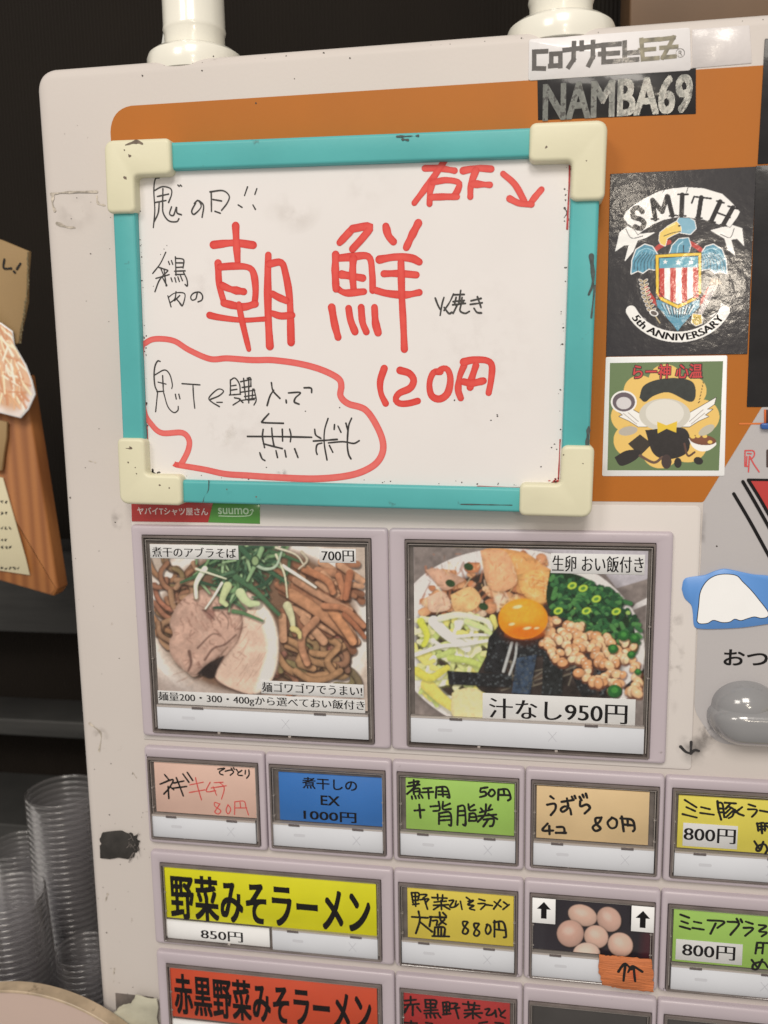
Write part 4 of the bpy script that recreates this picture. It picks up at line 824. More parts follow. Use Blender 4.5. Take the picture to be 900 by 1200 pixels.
addi('F6',[[(100,62),(160,62),(226,72)],[(182,32),(130,110),(56,208)],[(132,118),(122,165),(120,212)],[(132,122),(190,112),(243,122),(240,152),(222,182)],[(126,184),(180,182),(236,182)],[(262,72),(320,62),(380,65)],[(315,72),(295,130),(292,182)],[(302,128),(345,130),(375,132)],[(430,85),(480,130),(520,200)],[(458,190),(500,210),(550,214)],[(545,210),(568,180),(592,152)]],6.8)
addi('F5',[[(107,168),(82,250),(88,325),(116,385)],[(205,180),(262,198),(290,240),(268,290),(200,322),(178,360),(202,385),(255,385),(315,370)],[(455,188),(412,195),(388,260),(400,335),(450,358),(500,322),(518,240),(503,178),(470,168),(437,190)],[(602,150),(575,220),(566,300),(582,352)],[(600,128),(660,115),(740,118),(775,150),(770,240),(755,320)],[(676,150),(650,230),(640,285)],[(600,250),(650,260),(722,245)]],7.3)
mb.build('red_writing', M['red'], wb, attr='ink')
mb = MB()
l3 = [(345,872),(368,835),(398,770),(402,705),(355,658),(222,660),(152,600),(108,520),(94,350),(90,110),(118,66),(180,40),(300,52),(400,112),(540,172),(650,168),(788,178)]
L4 = [(60,110),(150,110),(300,130),(430,165),(530,215),(550,260),(545,320),(590,365),(690,400),(760,500),(795,600),(780,680),(720,740),(600,785),(400,805),(150,796),(0,786)]
full = [P('F3',a,b,w7) for a,b in l3]+[P('F4',a,b,w7) for a,b in L4]+[P('F3',a,b,w7) for a,b in ((640,930),(500,900),(320,870))]
stroke(mb, full, 7.0*.49, w7, 0, .08); speck(mb,*P('F3',318,868,w7+.2),w7+.2,2.0,3)
mb.build('red_outline', M['salmon'], wb, attr='ink')
mb = MB()
mb = MB(); addi('F0',[[(92,98),(76,104),(70,150),(74,230),(68,300)],[(72,150),(105,134),(138,142),(142,165),(130,198)],[(84,174),(130,164)],[(107,143),(106,190)],[(76,198),(120,190)],[(92,196),(88,240),(72,275)],[(106,200),(108,240),(130,272),(162,276),(172,264)],[(142,216),(134,244),(150,250),(162,216),(164,240),(182,248)],[(168,128),(173,132)],[(178,128),(183,132)],[(240,200),(224,232),(234,246),(262,216),(250,190),(234,202)],[(255,192),(272,212),(266,258)],[(303,155),(304,234)],[(298,155),(350,150),(376,172),(368,200),(345,230)],[(310,186),(345,192)],[(318,234),(340,242)],[(450,135),(438,170)],[(412,208),(428,218)],[(488,142),(480,165)],[(472,208),(482,226)]],1.6); mb.build('black_writing', M['darkink'], wb)
mb = MB(); addi('F1',[[(154,70),(125,130),(85,182)],[(102,208),(172,188)],[(128,155),(140,185)],[(118,150),(165,165)],[(145,160),(156,248)],[(165,168),(122,215),(97,278)],[(135,200),(160,245)],[(168,118),(174,134)],[(184,114),(191,134)],[(205,95),(208,190)],[(205,102),(240,105),(250,116),(245,152)],[(210,126),(244,126)],[(210,150),(246,148)],[(200,170),(256,168)],[(205,188),(250,186)],[(248,175),(266,215),(268,248),(256,240)],[(182,206),(188,224)],[(202,205),(208,227)],[(218,200),(226,224)],[(232,195),(242,220)],[(165,300),(182,358)],[(168,308),(200,286),(245,284),(256,302),(242,352),(228,340)],[(208,278),(202,315),(178,336)],[(205,310),(236,346)],[(228,298),(200,326)],[(320,286),(312,316),(292,322),(286,304),(302,285),(332,281),(348,300),(344,322),(324,332)]],1.5); mb.build('black_writing', M['darkink'], wb)
mb = MB(); addi('F2',[[(600,468),(612,500),(624,524)],[(644,465),(634,500),(625,555)],[(645,515),(668,545),(684,540)],[(692,448),(672,490),(645,530)],[(690,452),(746,450)],[(728,430),(718,500)],[(690,486),(746,480)],[(705,465),(700,502),(742,490)],[(735,465),(728,500)],[(688,502),(752,495)],[(712,500),(690,545)],[(730,500),(725,532),(750,545),(772,535)],[(780,482),(830,470)],[(776,500),(836,492)],[(812,462),(822,490),(830,515)],[(795,520),(810,540),(832,543)]],1.9); mb.build('black_writing', M['darkink'], wb)
mb = MB(); addi('F3',[[(212,188),(195,186),(178,220),(172,280),(178,350),(195,388)],[(176,278),(240,245),(275,275),(292,340),(288,368)],[(198,325),(250,338)],[(228,282),(233,386)],[(190,388),(236,385)],[(195,392),(182,520)],[(235,395),(262,485),(300,525),(328,512),(331,485)],[(312,405),(318,436)],[(335,405),(342,434)],[(356,335),(474,343)],[(428,345),(432,420),(440,497)],[(545,438),(600,415),(630,385),(600,370),(562,395),(533,432),(555,458),(602,486)],[(585,458),(622,458)],[(675,310),(675,408)],[(675,312),(705,298),(735,340),(740,405)],[(668,410),(742,404)],[(680,350),(712,345)],[(680,378),(718,372)],[(702,428),(742,440),(692,476)],[(735,440),(758,460)],[(742,322),(812,306)],[(752,360),(812,352)],[(762,300),(772,400)],[(786,300),(808,298),(810,350)],[(796,300),(796,462)],[(742,392),(836,378)],[(772,395),(780,440),(832,440)],[(822,370),(818,430)],[(768,420),(838,410)],[(748,446),(840,430)],[(830,370),(845,440),(830,476)]],1.5); mb.build('black_writing', M['darkink'], wb)
mb = MB(); addi('F4',[[(140,242),(150,290),(190,334)],[(154,286),(132,320),(115,376)],[(240,302),(310,300),(282,330),(275,355),(302,368)],[(332,272),(372,274),(376,300)],[(226,343),(228,360)],[(125,424),(88,466),(94,476),(210,480)],[(0,557),(180,558),(376,562)],[(92,516),(88,560),(100,622)],[(142,508),(146,560),(156,616)],[(204,515),(206,584)],[(247,514),(255,550),(251,588)],[(94,600),(150,615),(204,628)],[(72,652),(85,686),(102,698)],[(167,640),(176,680)],[(219,638),(226,677)],[(277,630),(296,680)],[(394,515),(400,548),(430,568)],[(386,584),(450,580),(526,574)],[(472,452),(452,520),(450,600),(466,695)],[(436,596),(408,606),(402,640),(408,662)],[(480,610),(500,650)],[(510,488),(508,516)],[(530,496),(548,533)],[(474,595),(560,588),(622,598),(655,582)],[(610,450),(592,500),(585,600),(592,660),(606,688)],[(577,480),(588,522)]],1.9)
mb.build('black_writing', M['darkink'], wb)
# worn edges, specks and smears of old ink
mb = MB(); R = random.Random(4)
for k in range(90):
    t = R.random()
    if k%3==0: p = BP(HW-17-abs(R.gauss(0,1.3)), -HH+16+t*165)
    elif k%3==1: p = BP(-HW+15.5+abs(R.gauss(0,.8)), -HH+16+t*165)
    else: p = BP(-HW+20+t*220, -HH+15+abs(R.gauss(0,1.0)))
    speck(mb,*p,w7,.18+R.random()*.4,k)
for a,b in ((127,82),(145,53),(160,35),(88,250),(182,204)): speck(mb,*P('F1',a,b,w7),w7,.3,a)
for k in range(30): speck(mb,*BP(-HW+16.5+abs(R.gauss(0,2.2)),-HH+15.5+abs(R.gauss(0,2.2))),w7,.2+R.random()*.5,k+50)
for F,a,b in (('F5',543,365),('F5',770,490),('F5',808,455),('F5',810,465),('F7',415,142),('F7',390,170),('F7',305,325),('F4',838,820),('F4',540,388),('F4',340,410),('F4',110,738),('Z0',572,605)): speck(mb,*P(F,a,b,w7),w7,.45,int(a))
for s in ([(575,30),(620,32)],[(620,32),(690,28)],[(690,230),(700,250),(688,270)],[(700,255),(705,280)]): stroke(mb,[P('F6',a,b,w7) for a,b in s],.7,w7,jit=.4)
mb.build('old_ink_specks', mat('old_ink',(.05,.04,.04),.5), wb)['kind'] = 'stuff'
mb = MB()
for k in range(60): 
    u = abs(R.gauss(0,3.2)); speck(mb,*BP(HW-17.4-u,-HH+14.6+abs(R.gauss(0,2.6))*max(.1,1-u/9)),w7+.1,.25+R.random()*.5,k+90)
stroke(mb,[BP(HW-17.6,-HH+14),BP(HW-17.4,-HH+40)],.6,w7,jit=.3); stroke(mb,[BP(HW-60,-HH+14.2),BP(HW-18,-HH+14.4)],.6,w7,jit=.3); stroke(mb,[BP(HW-17.5,HH-50),BP(HW-17.8,HH-16),BP(HW-24,HH-15.6)],.9,w7,jit=.3); stroke(mb,[BP(-HW+16,-HH+16),BP(-HW+15.6,-HH+44)],.7,w7,jit=.4)
mb.build('red_ink_residue', mat('red_residue', rgb(176,60,58), .6, var=.4, vscale=300), wb)['kind'] = 'stuff'
smudge('eraser_smear','F3',[(500,560),(720,760)],(.42,.38,.30),.5,w7+.05,60,wb); smudge('eraser_smear','F4',[(160,740),(240,800)],(.2,.2,.2),.7,w7+.05,260,wb); smudge('eraser_smear','F0',[(500,150),(760,330)],(.45,.40,.35),.3,w7+.05,50,wb)
for F_,q_,st_ in (('A',[(200,290),(270,400)],.08),('A',[(480,300),(640,520)],.07),('A',[(230,470),(330,540)],.1),('A',[(380,190),(470,250)],.07)): smudge('ghost_writing',F_,q_,(.40,.33,.30),st_,w7+.03,120,wb)
# marks on frame and caps
mb = MB()
for F,a,b,r in (('Z0',455,548,1.0),('Z0',440,625,1.3),('Z0',437,527,.5),('F7',488,228,.45),('F7',645,300,.4),('T3',120,518,.7),('T3',262,565,.4),('F8',330,295,.7),('F8',378,308,.6),('F8',208,205,.4),('F8',215,236,.5),('F8',172,180,.6),('F8',668,315,.5),('F8',815,353,.6)): speck(mb,*P(F,a,b,14.1),14.08 if r!=.5 else 14.08,r,int(a))
for F,s,wd in (('Z0',[(440,510),(480,498),(500,505)],3.2),('F8',[(160,108),(190,110),(180,102)],1.4)): stroke(mb,[P(F,a,b,14.1) for a,b in s],wd*.5,14.1,jit=.5)
mb.build('cap_scuff', mat('brown_scuff',(.16,.12,.09),.6,var=.4,vscale=300), wb)
mb = MB()
for F,s,wd in (('F8',[(578,270),(574,320),(555,350),(548,380)],.8),('Z0',[(450,208+3*0),(450,208)],.1),('A',[(693,300),(695,330),(690,345)],3.2),('A',[(697,335),(693,372)],1.6),('A',[(690,500),(688,520)],2.5),('A',[(465,160),(490,159)],1.8),('A',[(470,163),(478,164)],2.4),('A',[(540,591),(600,592)],.8)):
    if s[0]!=s[1]: stroke(mb,[P(F,a,b,11.4) for a,b in s],wd*.5,11.4,jit=.5)
mb.build('frame_scuff', mat('dark_scuff',(.06,.08,.08),.6,var=.5,vscale=400), wb)['kind'] = 'stuff'

# ================================================================== stickers on the machine (each a thing of its own)
def sroot(name, c, label, cat='sticker', w=-3.7): return empty(name, c[0], c[1], w, label, cat)
# white logo sticker
q = [(180,118),(665,83),(668,212),(178,243)]; pp = [P('T',a,b,-3.4) for a,b in q]
st = sroot('sticker', pp[3], 'long white sticker with angular black lettering on the upper right rim of machine')
slabo('backing', rpoly(pp, 1.2, 4), -3.9, -3.3, mat('white_vinyl', rgb(222,216,212), .3, coat=.5, bump=.25, bscale=130), st, .15, 1)
b1 = mat('worn_black_print', (.05,.045,.045), .35, coat=.4, bump=.2, bscale=150)
b2 = mat('peeled_print', rgb(128,120,98), .35, var=.6, vscale=260)
mb = MB()
def seg(F, pts, wd, w=-3.2):
    for s in pts:
        pp_ = [P(F,a,b,w) for a,b in s]; 
        for u,v in zip(pp_,pp_[1:]):
            u=np.array(u); v=np.array(v); d=(v-u)/np.linalg.norm(v-u); n_=np.array([-d[1],d[0]])*wd/2; e=d*wd/2; _lay[0]=(_lay[0]+1)%24
            mb.add([(*(u-n_-e),w+_lay[0]*.004),(*(v-n_+e),w+_lay[0]*.004),(*(v+n_+e),w+_lay[0]*.004),(*(u+n_-e),w+_lay[0]*.004)],[(0,1,2,3)])
seg('T3',[[(120,180),(78,182),(78,240),(112,241)],[(138,232),(138,190),(170,188),(170,232)],[(134,232),(164,230)],[(185,176),(308,160)],[(218,152),(216,210),(200,234)],[(245,150),(245,172)],[(285,148),(284,200),(270,228)],[(322,160),(322,218),(378,214)],[(322,158),(378,154)],[(310,190),(372,186)],[(396,150),(396,212),(440,209)],[(408,186),(446,183)]],13.5/3*.5)
mb.build('lettering', b1, st)
mb = MB(); seg('T3',[[(455,140),(460,208),(512,204)],[(455,143),(512,138)],[(450,176),(500,172)],[(522,138),(568,132),(530,202),(572,198)],[(525,168),(578,164)]],12/3*.5); mb.build('worn_lettering', b2, st)
mb = MB(); cxy = [P('T3',592+15*math.cos(a),186+15*math.sin(a),-3.2) for a in np.linspace(0,6.28,14)]; stroke(mb,cxy,.28,-3.2,jit=0); mb.build('registered_mark', b1, st)
text('R','T3',(586,178),(599,195),-3.15,b1,st)
# dark lettering sticker
q = [(205,240),(683,205),(683,343),(207,362)]; pp = [P('T',a,b,-3.5) for a,b in q]
st = sroot('sticker', pp[3], 'dark crinkled sticker with grey slab letters just under the long white sticker')
crk = mat('crinkled_black_vinyl', (.020,.019,.021), .35, spec=.25, coat=.4, bump=.16, bscale=110, var=.3, vscale=50)
slabo('backing', rpoly(pp, .3, 2), -4.1, -3.55, crk, st, .1, 1)
text('NAMBA69','T3',(113,298),(628,392),-3.4,mat('grey_worn_print', rgb(98,100,94), .35, var=.5, vscale=260, dirt=((.03,.03,.03),260,.54,.03,1.), coat=.4, bump=.18, bscale=110),st,'heavy',rot=0)
# eagle crest sticker
x0,x1,z0,z1 = 270.6,341.0,92.4,183.9
st = sroot('sticker', ((x0+x1)/2,z0), 'black glossy sticker with an eagle and striped shield crest')
slabo('backing', rect(x0,x1,z0,z1), -3.9, -3.4, M['black'], st, .1, 1)
pt = Paint('S',(x0+.1,x1-.1,z0+.1,z1-.1),-3.3,.25); paint_eagle(pt); pt.sheet('crest_print', M['sticker'], st)
cx_,cy_ = 425,690
def wrp(u,v):
    A=[];B=[]
    for a,b in zip(u,v):
        th = math.radians(148-a*116); r1 = 1- (b-.5)*.16
        X,Y = cx_+266*r1*math.cos(th), cy_+232*r1*math.sin(th); x,z = P('S',X,Y,-3.2); A.append(x); B.append(z)
    return A,B
text('5th ANNIVERSARY','S',(0,0),(900,300),-3.22,M['black'],st,'heavy',warp=wrp)
# green square sticker
pp = [P('G',a,b,-3.5) for a,b in ((100,92),(812,82),(795,790),(78,790))]
st = sroot('sticker', pp[3], 'square white bordered sticker with green ground and red title, under the crest sticker')
slabo('backing', rpoly(pp,.8,3), -4, -3.45, M['paper'], st, .15, 1)
inn = [(124,124),(788,114),(765,760),(106,757)]
ii = np.array([P('G',a,b,-3.4) for a,b in inn]); pt = Paint('G',(ii[:,0].min(),ii[:,0].max(),ii[:,1].min(),ii[:,1].max()),-3.4,.25); paint_girl(pt); pt.sheet('printed_ground', M['sticker2'], st, clip=inn)
mrk = mat('title_outline',(.05,.03,.03),.5); mred = mat('title_red', rgb(196,62,64), .5)
V,Fc = glyphs('らー神 心温', .075); 
(tx0,tz1),(tx1,tz0) = P('G',262,138,-3.3), P('G',662,214,-3.3)
text('らー神 心温','G',(262,138),(662,214),-3.3,mrk,st,'heavy',box=(tx0-.3,tz1+.4,tx1+.5,tz0-.4)); 
o_ = text('らー神 心温','G',(262,138),(662,214),-3.2,mred,st,'bold',box=(tx0,tz1,tx1,tz0))
mb = MB()
for k,(dx,dz) in enumerate([(.35*math.cos(a),.35*math.sin(a)) for a in np.linspace(0,6.28,9)[:-1]]):
    V,Fc = glyphs('らー神 心温', .02); lo=V.min(0);hi=V.max(0);U=(V-lo)/(hi-lo); mb.add([(tx0+u*(tx1-tx0)+dx,tz0+v*(tz1-tz0)+dz,-3.3+.004*k) for u,v in U],Fc)
mb.build('title_outline', mrk, st)
# blue die cut sticker with a plain white shape
bl = [(95,150),(110,95),(160,80),(230,72),(290,48),(350,35),(430,50),(520,68),(600,75),(640,100),(660,300),(640,345),(560,362),(440,378),(300,385),(205,384),(168,368),(160,290),(150,245),(112,205)]
pp = smooth_path([P('R2',a,b,-2.7) for a,b in bl+[bl[0]]], 1.0)[:-1]
st = sroot('sticker', P('R2',200,384,-2.7), 'blue cut out sticker with a plain white draped shape above black hiragana')
slabo('backing', [tuple(p) for p in pp], -3.9, -2.7, mat('blue_vinyl', rgb(88,138,198), .35, coat=.2), st, .12, 1)
wh = [(186,338),(196,250),(206,170),(240,110),(290,76),(350,66),(415,75),(450,110),(500,160),(545,215),(598,285),(596,312),(560,320),(520,312),(480,322),(440,334),(405,325),(375,342),(330,345),(280,332),(245,350),(200,352)]
pw = [tuple(p) for p in smooth_path([P('R2',a,b,-2.5) for a,b in wh+[wh[0]]], .8)[:-1]]
mb = MB(); stroke(mb, pw+[pw[0]], .8, -2.6, jit=0); mb.build('outline', M['black'], st)
slabo('white_shape', pw, -2.65, -2.45, M['paper'], st, 0)
# red and green strip sticker
pp = [P('F8',190,360,-3.6),P('F8',605,360,-3.6),P('F8',575,480,-3.6),P('F8',193,475,-3.6)]
st = sroot('sticker', pp[3], 'thin red and green lettered strip sticker partly under the whiteboard')
slabo('red_half', pp, -4.1, -2.9, mat('red_vinyl', rgb(176,52,48), .3, coat=.3), st, .05, 1)
slabo('green_half', [P('F8',606,360,-3.6),P('F8',835,365,-3.6),P('F8',835,487,-3.6),P('F8',576,480,-3.6)], -4.1, -2.9, mat('green_vinyl', rgb(84,146,62), .3, coat=.3), st, .05, 1)
lt = mat('pale_print', rgb(226,205,198), .5); lg = mat('pale_green_print', rgb(190,214,176), .5)
text('ヤバイTシャツ屋さん','F8',(217,405),(573,446),-2.8,lt,st,'bold'); text('suumo','F8',(624,408),(778,440),-2.8,lg,st,'bold')
mb = MB(); stroke(mb,[P('F8',a,b,-2.8) for a,b in ((628,448),(700,450),(770,448),(792,438),(796,418))],.6,-2.8,jit=0); stroke(mb,[P('F8',a,b,-2.8) for a,b in ((784,422),(796,414),(802,424))],.5,-2.8,jit=0); mb.build('underline', lg, st)
# tall black stickers at the right edge
st = sroot('sticker', (350,65), 'tall plain black sticker at the right edge beside the crest sticker')
slabo('backing', rpoly([(342.0,65.4),(402,65),(402,184.3),(340.9,184.3)],.3,2), -3.9, -3.4, crk, st, .1, 1)
st = sroot('sticker', (352,186), 'narrow black sticker at the upper right corner above the tall black one')
slabo('backing', rpoly([(341.6,185.0),(402,185),(402,243.5),(342.2,243.0)],.3,2), -3.9, -3.4, crk, st, .1, 1)
pp = [P('T',672,88,-3.5),P('T',845,75,-3.5),P('T',852,190,-3.5),P('T',672,205,-3.5)]
st = sroot('sticker', pp[3], 'faint clear tape square right of the long white sticker', 'tape')
slabo('film', rpoly(pp,.6,3), -4.05, -3.7, mat('whitish_film', rgb(203,195,190), .3, coat=.25, bump=.3, bscale=160), st, .05, 1)
# small sign at right edge
pp = [P('R1',638,0,-3),P('R1',800,0,-3),P('R1',800,95,-3),P('R1',638,90,-3)]
st = sroot('sticker', pp[3], 'corner of small dark notice with an orange edge and blue foot', 'sticker')
slabo('notice_sheet', rpoly(pp,.2,2), -3.8, -3.2, mat('notice_brown', rgb(74,52,48), .4), st, .05, 1)
slabo('orange_edge', rpoly([P('R1',632,0,-3),P('R1',643,0,-3),P('R1',643,90,-3),P('R1',632,88,-3)],.1,2), -3.8, -3.0, mat('notice_orange', rgb(206,100,44), .4), st, .05, 1)
slabo('blue_foot', rpoly([P('R1',608,88,-2),P('R1',800,84,-2),P('R1',800,126,-2),P('R1',612,124,-2)],1,3), -3.8, -1, mat('notice_blue', rgb(40,84,150), .35, coat=.3), st, .4)
# black foam patch
R = random.Random(8); c0 = [(358,525),(420,522),(448,530),(462,528),(470,540),(482,535),(478,552),(490,560),(482,575),(488,590),(472,598),(470,612),(450,620),(352,617),(350,575),(355,570),(352,550)]
pp = []
for a,b in zip(c0, c0[1:]+c0[:1]):
    for t in (0,.33,.66): x = a[0]+(b[0]-a[0])*t+R.gauss(0,1.6); y = a[1]+(b[1]-a[1])*t+R.gauss(0,1.6); pp.append(P('Z0',x,y+800-0,-3) if False else Q(x/3, 800+y/3, -3))
st = sroot('tape_patch', Q(140,1005,-3), 'torn black foam tape patch on the cream left side of the machine', 'tape')
o = slabo('patch_body', pp, -4.1, -2.9, mat('black_foam', (.035,.032,.03), .85, bump=1.6, bscale=110, var=.5, vscale=120), st, .1, 1)
mb = MB()
for k in range(16):
    x = 445+R.random()*40; y = 535+R.random()*75; stroke(mb,[Q(x/3,800+y/3,-2.8),Q((x+R.gauss(0,8))/3,800+(y+R.gauss(0,14))/3,-2.8)],.4,-2.8,.6,.3)
stroke(mb,[Q(a/3,800+b/3,-2.8) for a,b in ((470,598),(458,615),(452,632))],.7,-2.8,.7,.2); mb.build('torn_fibres', M['recess'], st)
# orange cloth tape on the egg button
pp = [(305,268),(352,272),(400,274),(490,284),(497,340),(496,400),(440,392),(370,384),(318,372),(305,330)]; qq = []
for a,b in zip(pp,pp[1:]+pp[:1]):
    for t in np.linspace(0,1,8)[:-1]: qq.append(P('C8',a[0]+(b[0]-a[0])*t+R.gauss(0,1.6),a[1]+(b[1]-a[1])*t+R.gauss(0,1.2),1.6))
st = sroot('cloth_tape', qq[0], 'torn orange cloth tape with two hand drawn up arrows, on the egg button', 'tape', 1.3)
slabo('tape_piece', qq, 1.2, 1.6, mat('orange_cloth_tape', rgb(196,112,64), .6, bump=.8, bscale=500, var=.22, vscale=180, stretch=(.25,1,3)), st, .05, 1)
smudge('painted_red_glow','C8',[(395,300),(450,370)],rgb(236,84,60),.9,1.66,40,st)  # red glow painted as colour on the tape, thinning outward; nothing here emits
mb = MB()
for s in ([(392,358),(395,330),(399,298)],[(374,326),(386,308),(399,298),(420,318)],[(433,360),(430,335),(428,310)],[(408,328),(418,312),(428,308),(458,326)]): stroke(mb,[P('C8',a,b,1.7) for a,b in s],1.5,1.7,jit=.1)
mb.build('lettering', M['blackink'], st)
# torn paper tape at the lower left corner
pp = [Q(150,1178,1),Q(160,1168,1),Q(183,1172,1),Q(186,1215,1),Q(110,1215,1),Q(116,1190,1),Q(126,1184,1),Q(132,1188,1),Q(140,1180,1)]
st = sroot('paper_tape', pp[4], 'crumpled translucent paper tape by the round lid at lower left', 'tape', 0)
qq = []
for a,b in zip(pp,pp[1:]+pp[:1]):
    for t in (0,.25,.5,.75): qq.append((a[0]+(b[0]-a[0])*t+R.gauss(0,.5),a[1]+(b[1]-a[1])*t+R.gauss(0,.5)))
slabo('tape_piece', qq, 0, 1, mat('paper_tape', rgb(178,172,150), .5, bump=1.5, bscale=70, var=.15, vscale=60, coat=.3), st, .2, 1)
slabo('dark_opening', rpoly([Q(135,1164,-3.5),Q(180,1169,-3.5),Q(176,1200,-3.5),Q(137,1200,-3.5)],.3,2), -4.2, -3.6, M['recess'], mach, 0)

# ================================================================== support posts on top
def post(cx, cw, zb, label, r=16.0, fr=26.):
    t = empty('support_post', cx, zb, cw, label, 'post', 'white posts on top of the machine')
    mb = MB(); lathe(mb, [(fr-1,zb-6),(fr+1.5,zb-5.5),(fr+2,zb-2),(fr+2,zb+3.4),(fr+1,zb+6),(fr-2,zb+8.2),(fr-6,zb+9.2),(r+.3,zb+9.9)],cx,cw,56); mb.build('base_flange', M['postw'], t, True, 30)
    mb = MB(); lathe(mb, [(r,zb+6),(r,zb+17.5),(r+.5,zb+18.8),(r+.8,zb+20),(r+.5,zb+21.2),(r+.2,zb+60),(r+.6,zb+90),(r+.6,zb+260)],cx,cw,56); mb.build('pole', M['postw'], t, True, 30); return t
def at(px,py,w): x,z = Q(px,py,w); return x,z
xa,za = at(232,62,-30); post(xa-1.5,-30,za-9.0,'left white enamel post rising from the top of the machine',16.8,25.0)
xb,zb_ = at(657,30,-30); post(xb,-30,za-9.0,'right white enamel post rising from the machine top above the sticker',16.4,26.5)
x,z = at(200,48,-46)
cab = MB(); slab(cab, [at(189,52,-50),at(198,52,-50),at(206,-30,-50),at(200,-30,-50)], -52, -50, .3, 1)
props(cab.build('cable_tie', mat('milky_strip', rgb(170,168,160), .3), None), 'milky plastic strip hanging beside the left white post', 'strap')

# ================================================================== what is behind and beside the machine
wallm = mat('dark_corrugated_sheet', (.0125,.0095,.0072), .7, spec=.15, var=.25, vscale=5)
N = wallm.node_tree.nodes; L = wallm.node_tree.links
wt = N.new('ShaderNodeTexWave'); wt.inputs['Scale'].default_value = 95; wt.bands_direction = 'X'; tc = N.new('ShaderNodeTexCoord'); L.new(tc.outputs['Object'], wt.inputs[0])
bp = N.new('ShaderNodeBump'); bp.inputs['Strength'].default_value = .5; bp.inputs['Distance'].default_value = .002; L.new(wt.outputs['Fac'], bp.inputs['Height']); L.new(bp.outputs[0], N['Principled BSDF'].inputs['Normal'])
mb = MB(); mb.add([(-900,-900,-300),(1300,-900,-300),(1300,900,-300),(-900,900,-300)],[(0,1,2,3)]); o = mb.build('wall', wallm); o['kind'] = 'structure'
slate = mat('slate_board', (.030,.030,.029), .6, var=.3, vscale=14, stretch=(1,1,14), bump=.2, bscale=90)
dark = mat('dark_shelf_wood', (.018,.015,.013), .45, var=.4, vscale=10, stretch=(1,1,10))
def backbox(name, px0,px1,py0,py1,w0,w1,m,label,cat):
    (x0,z1),(x1,z0) = Q(px0,py0,w1),Q(px1,py1,w1); o = slabo(name, rect(x0,x1,z0,z1), w0, w1, m, None, 2, 2); props(o,label,cat); return o
backbox('shelf_board',-260,330,640,752,-298,-240,slate,'slate coloured board behind the wooden plaque, upper of the dark boards','board')
backbox('shelf_board',-260,330,828,880,-298,-245,slate,'thin slate board below the wooden plaque, middle of the dark boards','board')
backbox('shelf_board',-260,330,946,1500,-298,-200,slate,'slate board low behind the stacked plastic cups','board')
backbox('cabinet',742,1100,-160,37,-290,-220,mat('brown_cabinet', rgb(112,84,58), .5, var=.3, vscale=6),'blurred brown cabinet behind the machine at top right','cabinet')
# wooden plaque, cardboard, menu cut-out and paper note
wood = mat('cedar_wood', rgb(156,98,48), .5, bump=.1)
N = wood.node_tree.nodes; L = wood.node_tree.links; tc = N.new('ShaderNodeTexCoord'); mp = N.new('ShaderNodeMapping'); mp.inputs['Scale'].default_value = (1,1,.08); mp.inputs['Rotation'].default_value = (0,math.radians(4),0)
L.new(tc.outputs['Object'], mp.inputs[0]); wv = N.new('ShaderNodeTexWave'); wv.inputs['Scale'].default_value = 34; wv.inputs['Distortion'].default_value = 5; wv.inputs['Detail'].default_value = 3; L.new(mp.outputs[0], wv.inputs[0])
cr_ = N.new('ShaderNodeValToRGB'); cr_.color_ramp.elements[0].color = (*rgb(140,84,42),1); cr_.color_ramp.elements[1].color = (*rgb(166,106,56),1); L.new(wv.outputs['Fac'], cr_.inputs[0]); L.new(cr_.outputs[0], N['Principled BSDF'].inputs['Base Color'])
WP = -120
pl = empty('wooden_plaque', *Q(30,697,WP), WP, 'brown grained wooden plaque on the wall left of the machine', 'plaque')
slabo('plank', rpoly([Q(-90,655,WP),Q(62,699,WP),Q(68,690,WP),Q(28,440,WP),Q(-90,430,WP)],1,3), WP-14, WP, wood, pl, 2, 2)
pap = mat('cream_note_paper', rgb(203,192,158), .6, var=.04, vscale=40)
nt = empty('paper_note', *Q(20,670,WP+1), WP+1, 'cream paper note with small handwriting pinned to the wooden plaque', 'note')
slabo('sheet', [Q(-90,655,WP+2),Q(34.5,674,WP+2),Q(30,655,WP+2),Q(3,560,WP+2),Q(-90,540,WP+2)], WP+1, WP+2, pap, nt, .1, 1)
mb = MB(); R = random.Random(9)
for F,line in (('L2',[(500,540,0,45),(560,600,0,40),(640,650,0,60),(705,720,0,48),(745,755,0,70),(857,865,0,110)]),):
    for y0,y1,xa_,xb_ in line:
        x = xa_-40
        while x < xb_-8:
            for _ in range(3): stroke(mb,[P('L2',x+R.random()*14,y0-8+R.random()*16,WP+2.1) for _ in range(3)],.5,WP+2.1,jit=.2)
            x += 22
mb.build('handwriting', M['blackink'], nt)
cbm = mat('cardboard', rgb(150,122,82), .7, var=.08, vscale=20, bump=.15, bscale=60)
cb = empty('cardboard_sign', *Q(10,400,WP+6), WP+6, 'torn brown cardboard piece with black marker letter L and exclamation mark', 'sign')
pc = [P('L1',a,b,WP+6) for a,b in ((-300,80),(0,112),(183,188),(172,330),(168,510),(150,600),(128,690),(118,775),(60,790),(-300,700))]; slabo('sheet', pc, WP+2.5, WP+6, cbm, cb, .3, 1)
mb = MB()
for k in range(22):
    t = k/22; x = 178-56*max(0,(t-.35)*1.5); y = 195+580*t; stroke(mb,[P('L1',x-2,y,WP+6.2),P('L1',x+R.gauss(2,3),y+22,WP+6.2)],.9,WP+6.1,0,.4)
mb.build('frayed_edge', mat('torn_cardboard_edge', rgb(104,92,66), .8), cb)
mb = MB()
for s in ([(28,240),(24,295),(72,298)],[(130,268),(108,302)],[(88,316),(96,324)]): stroke(mb,[P('L1',a,b,WP+6.3) for a,b in s],1.7,WP+6.3,jit=.1)
for s in ([(-20,430),(60,450),(140,478)],): pass
mb.build('lettering', M['blackink'], cb)
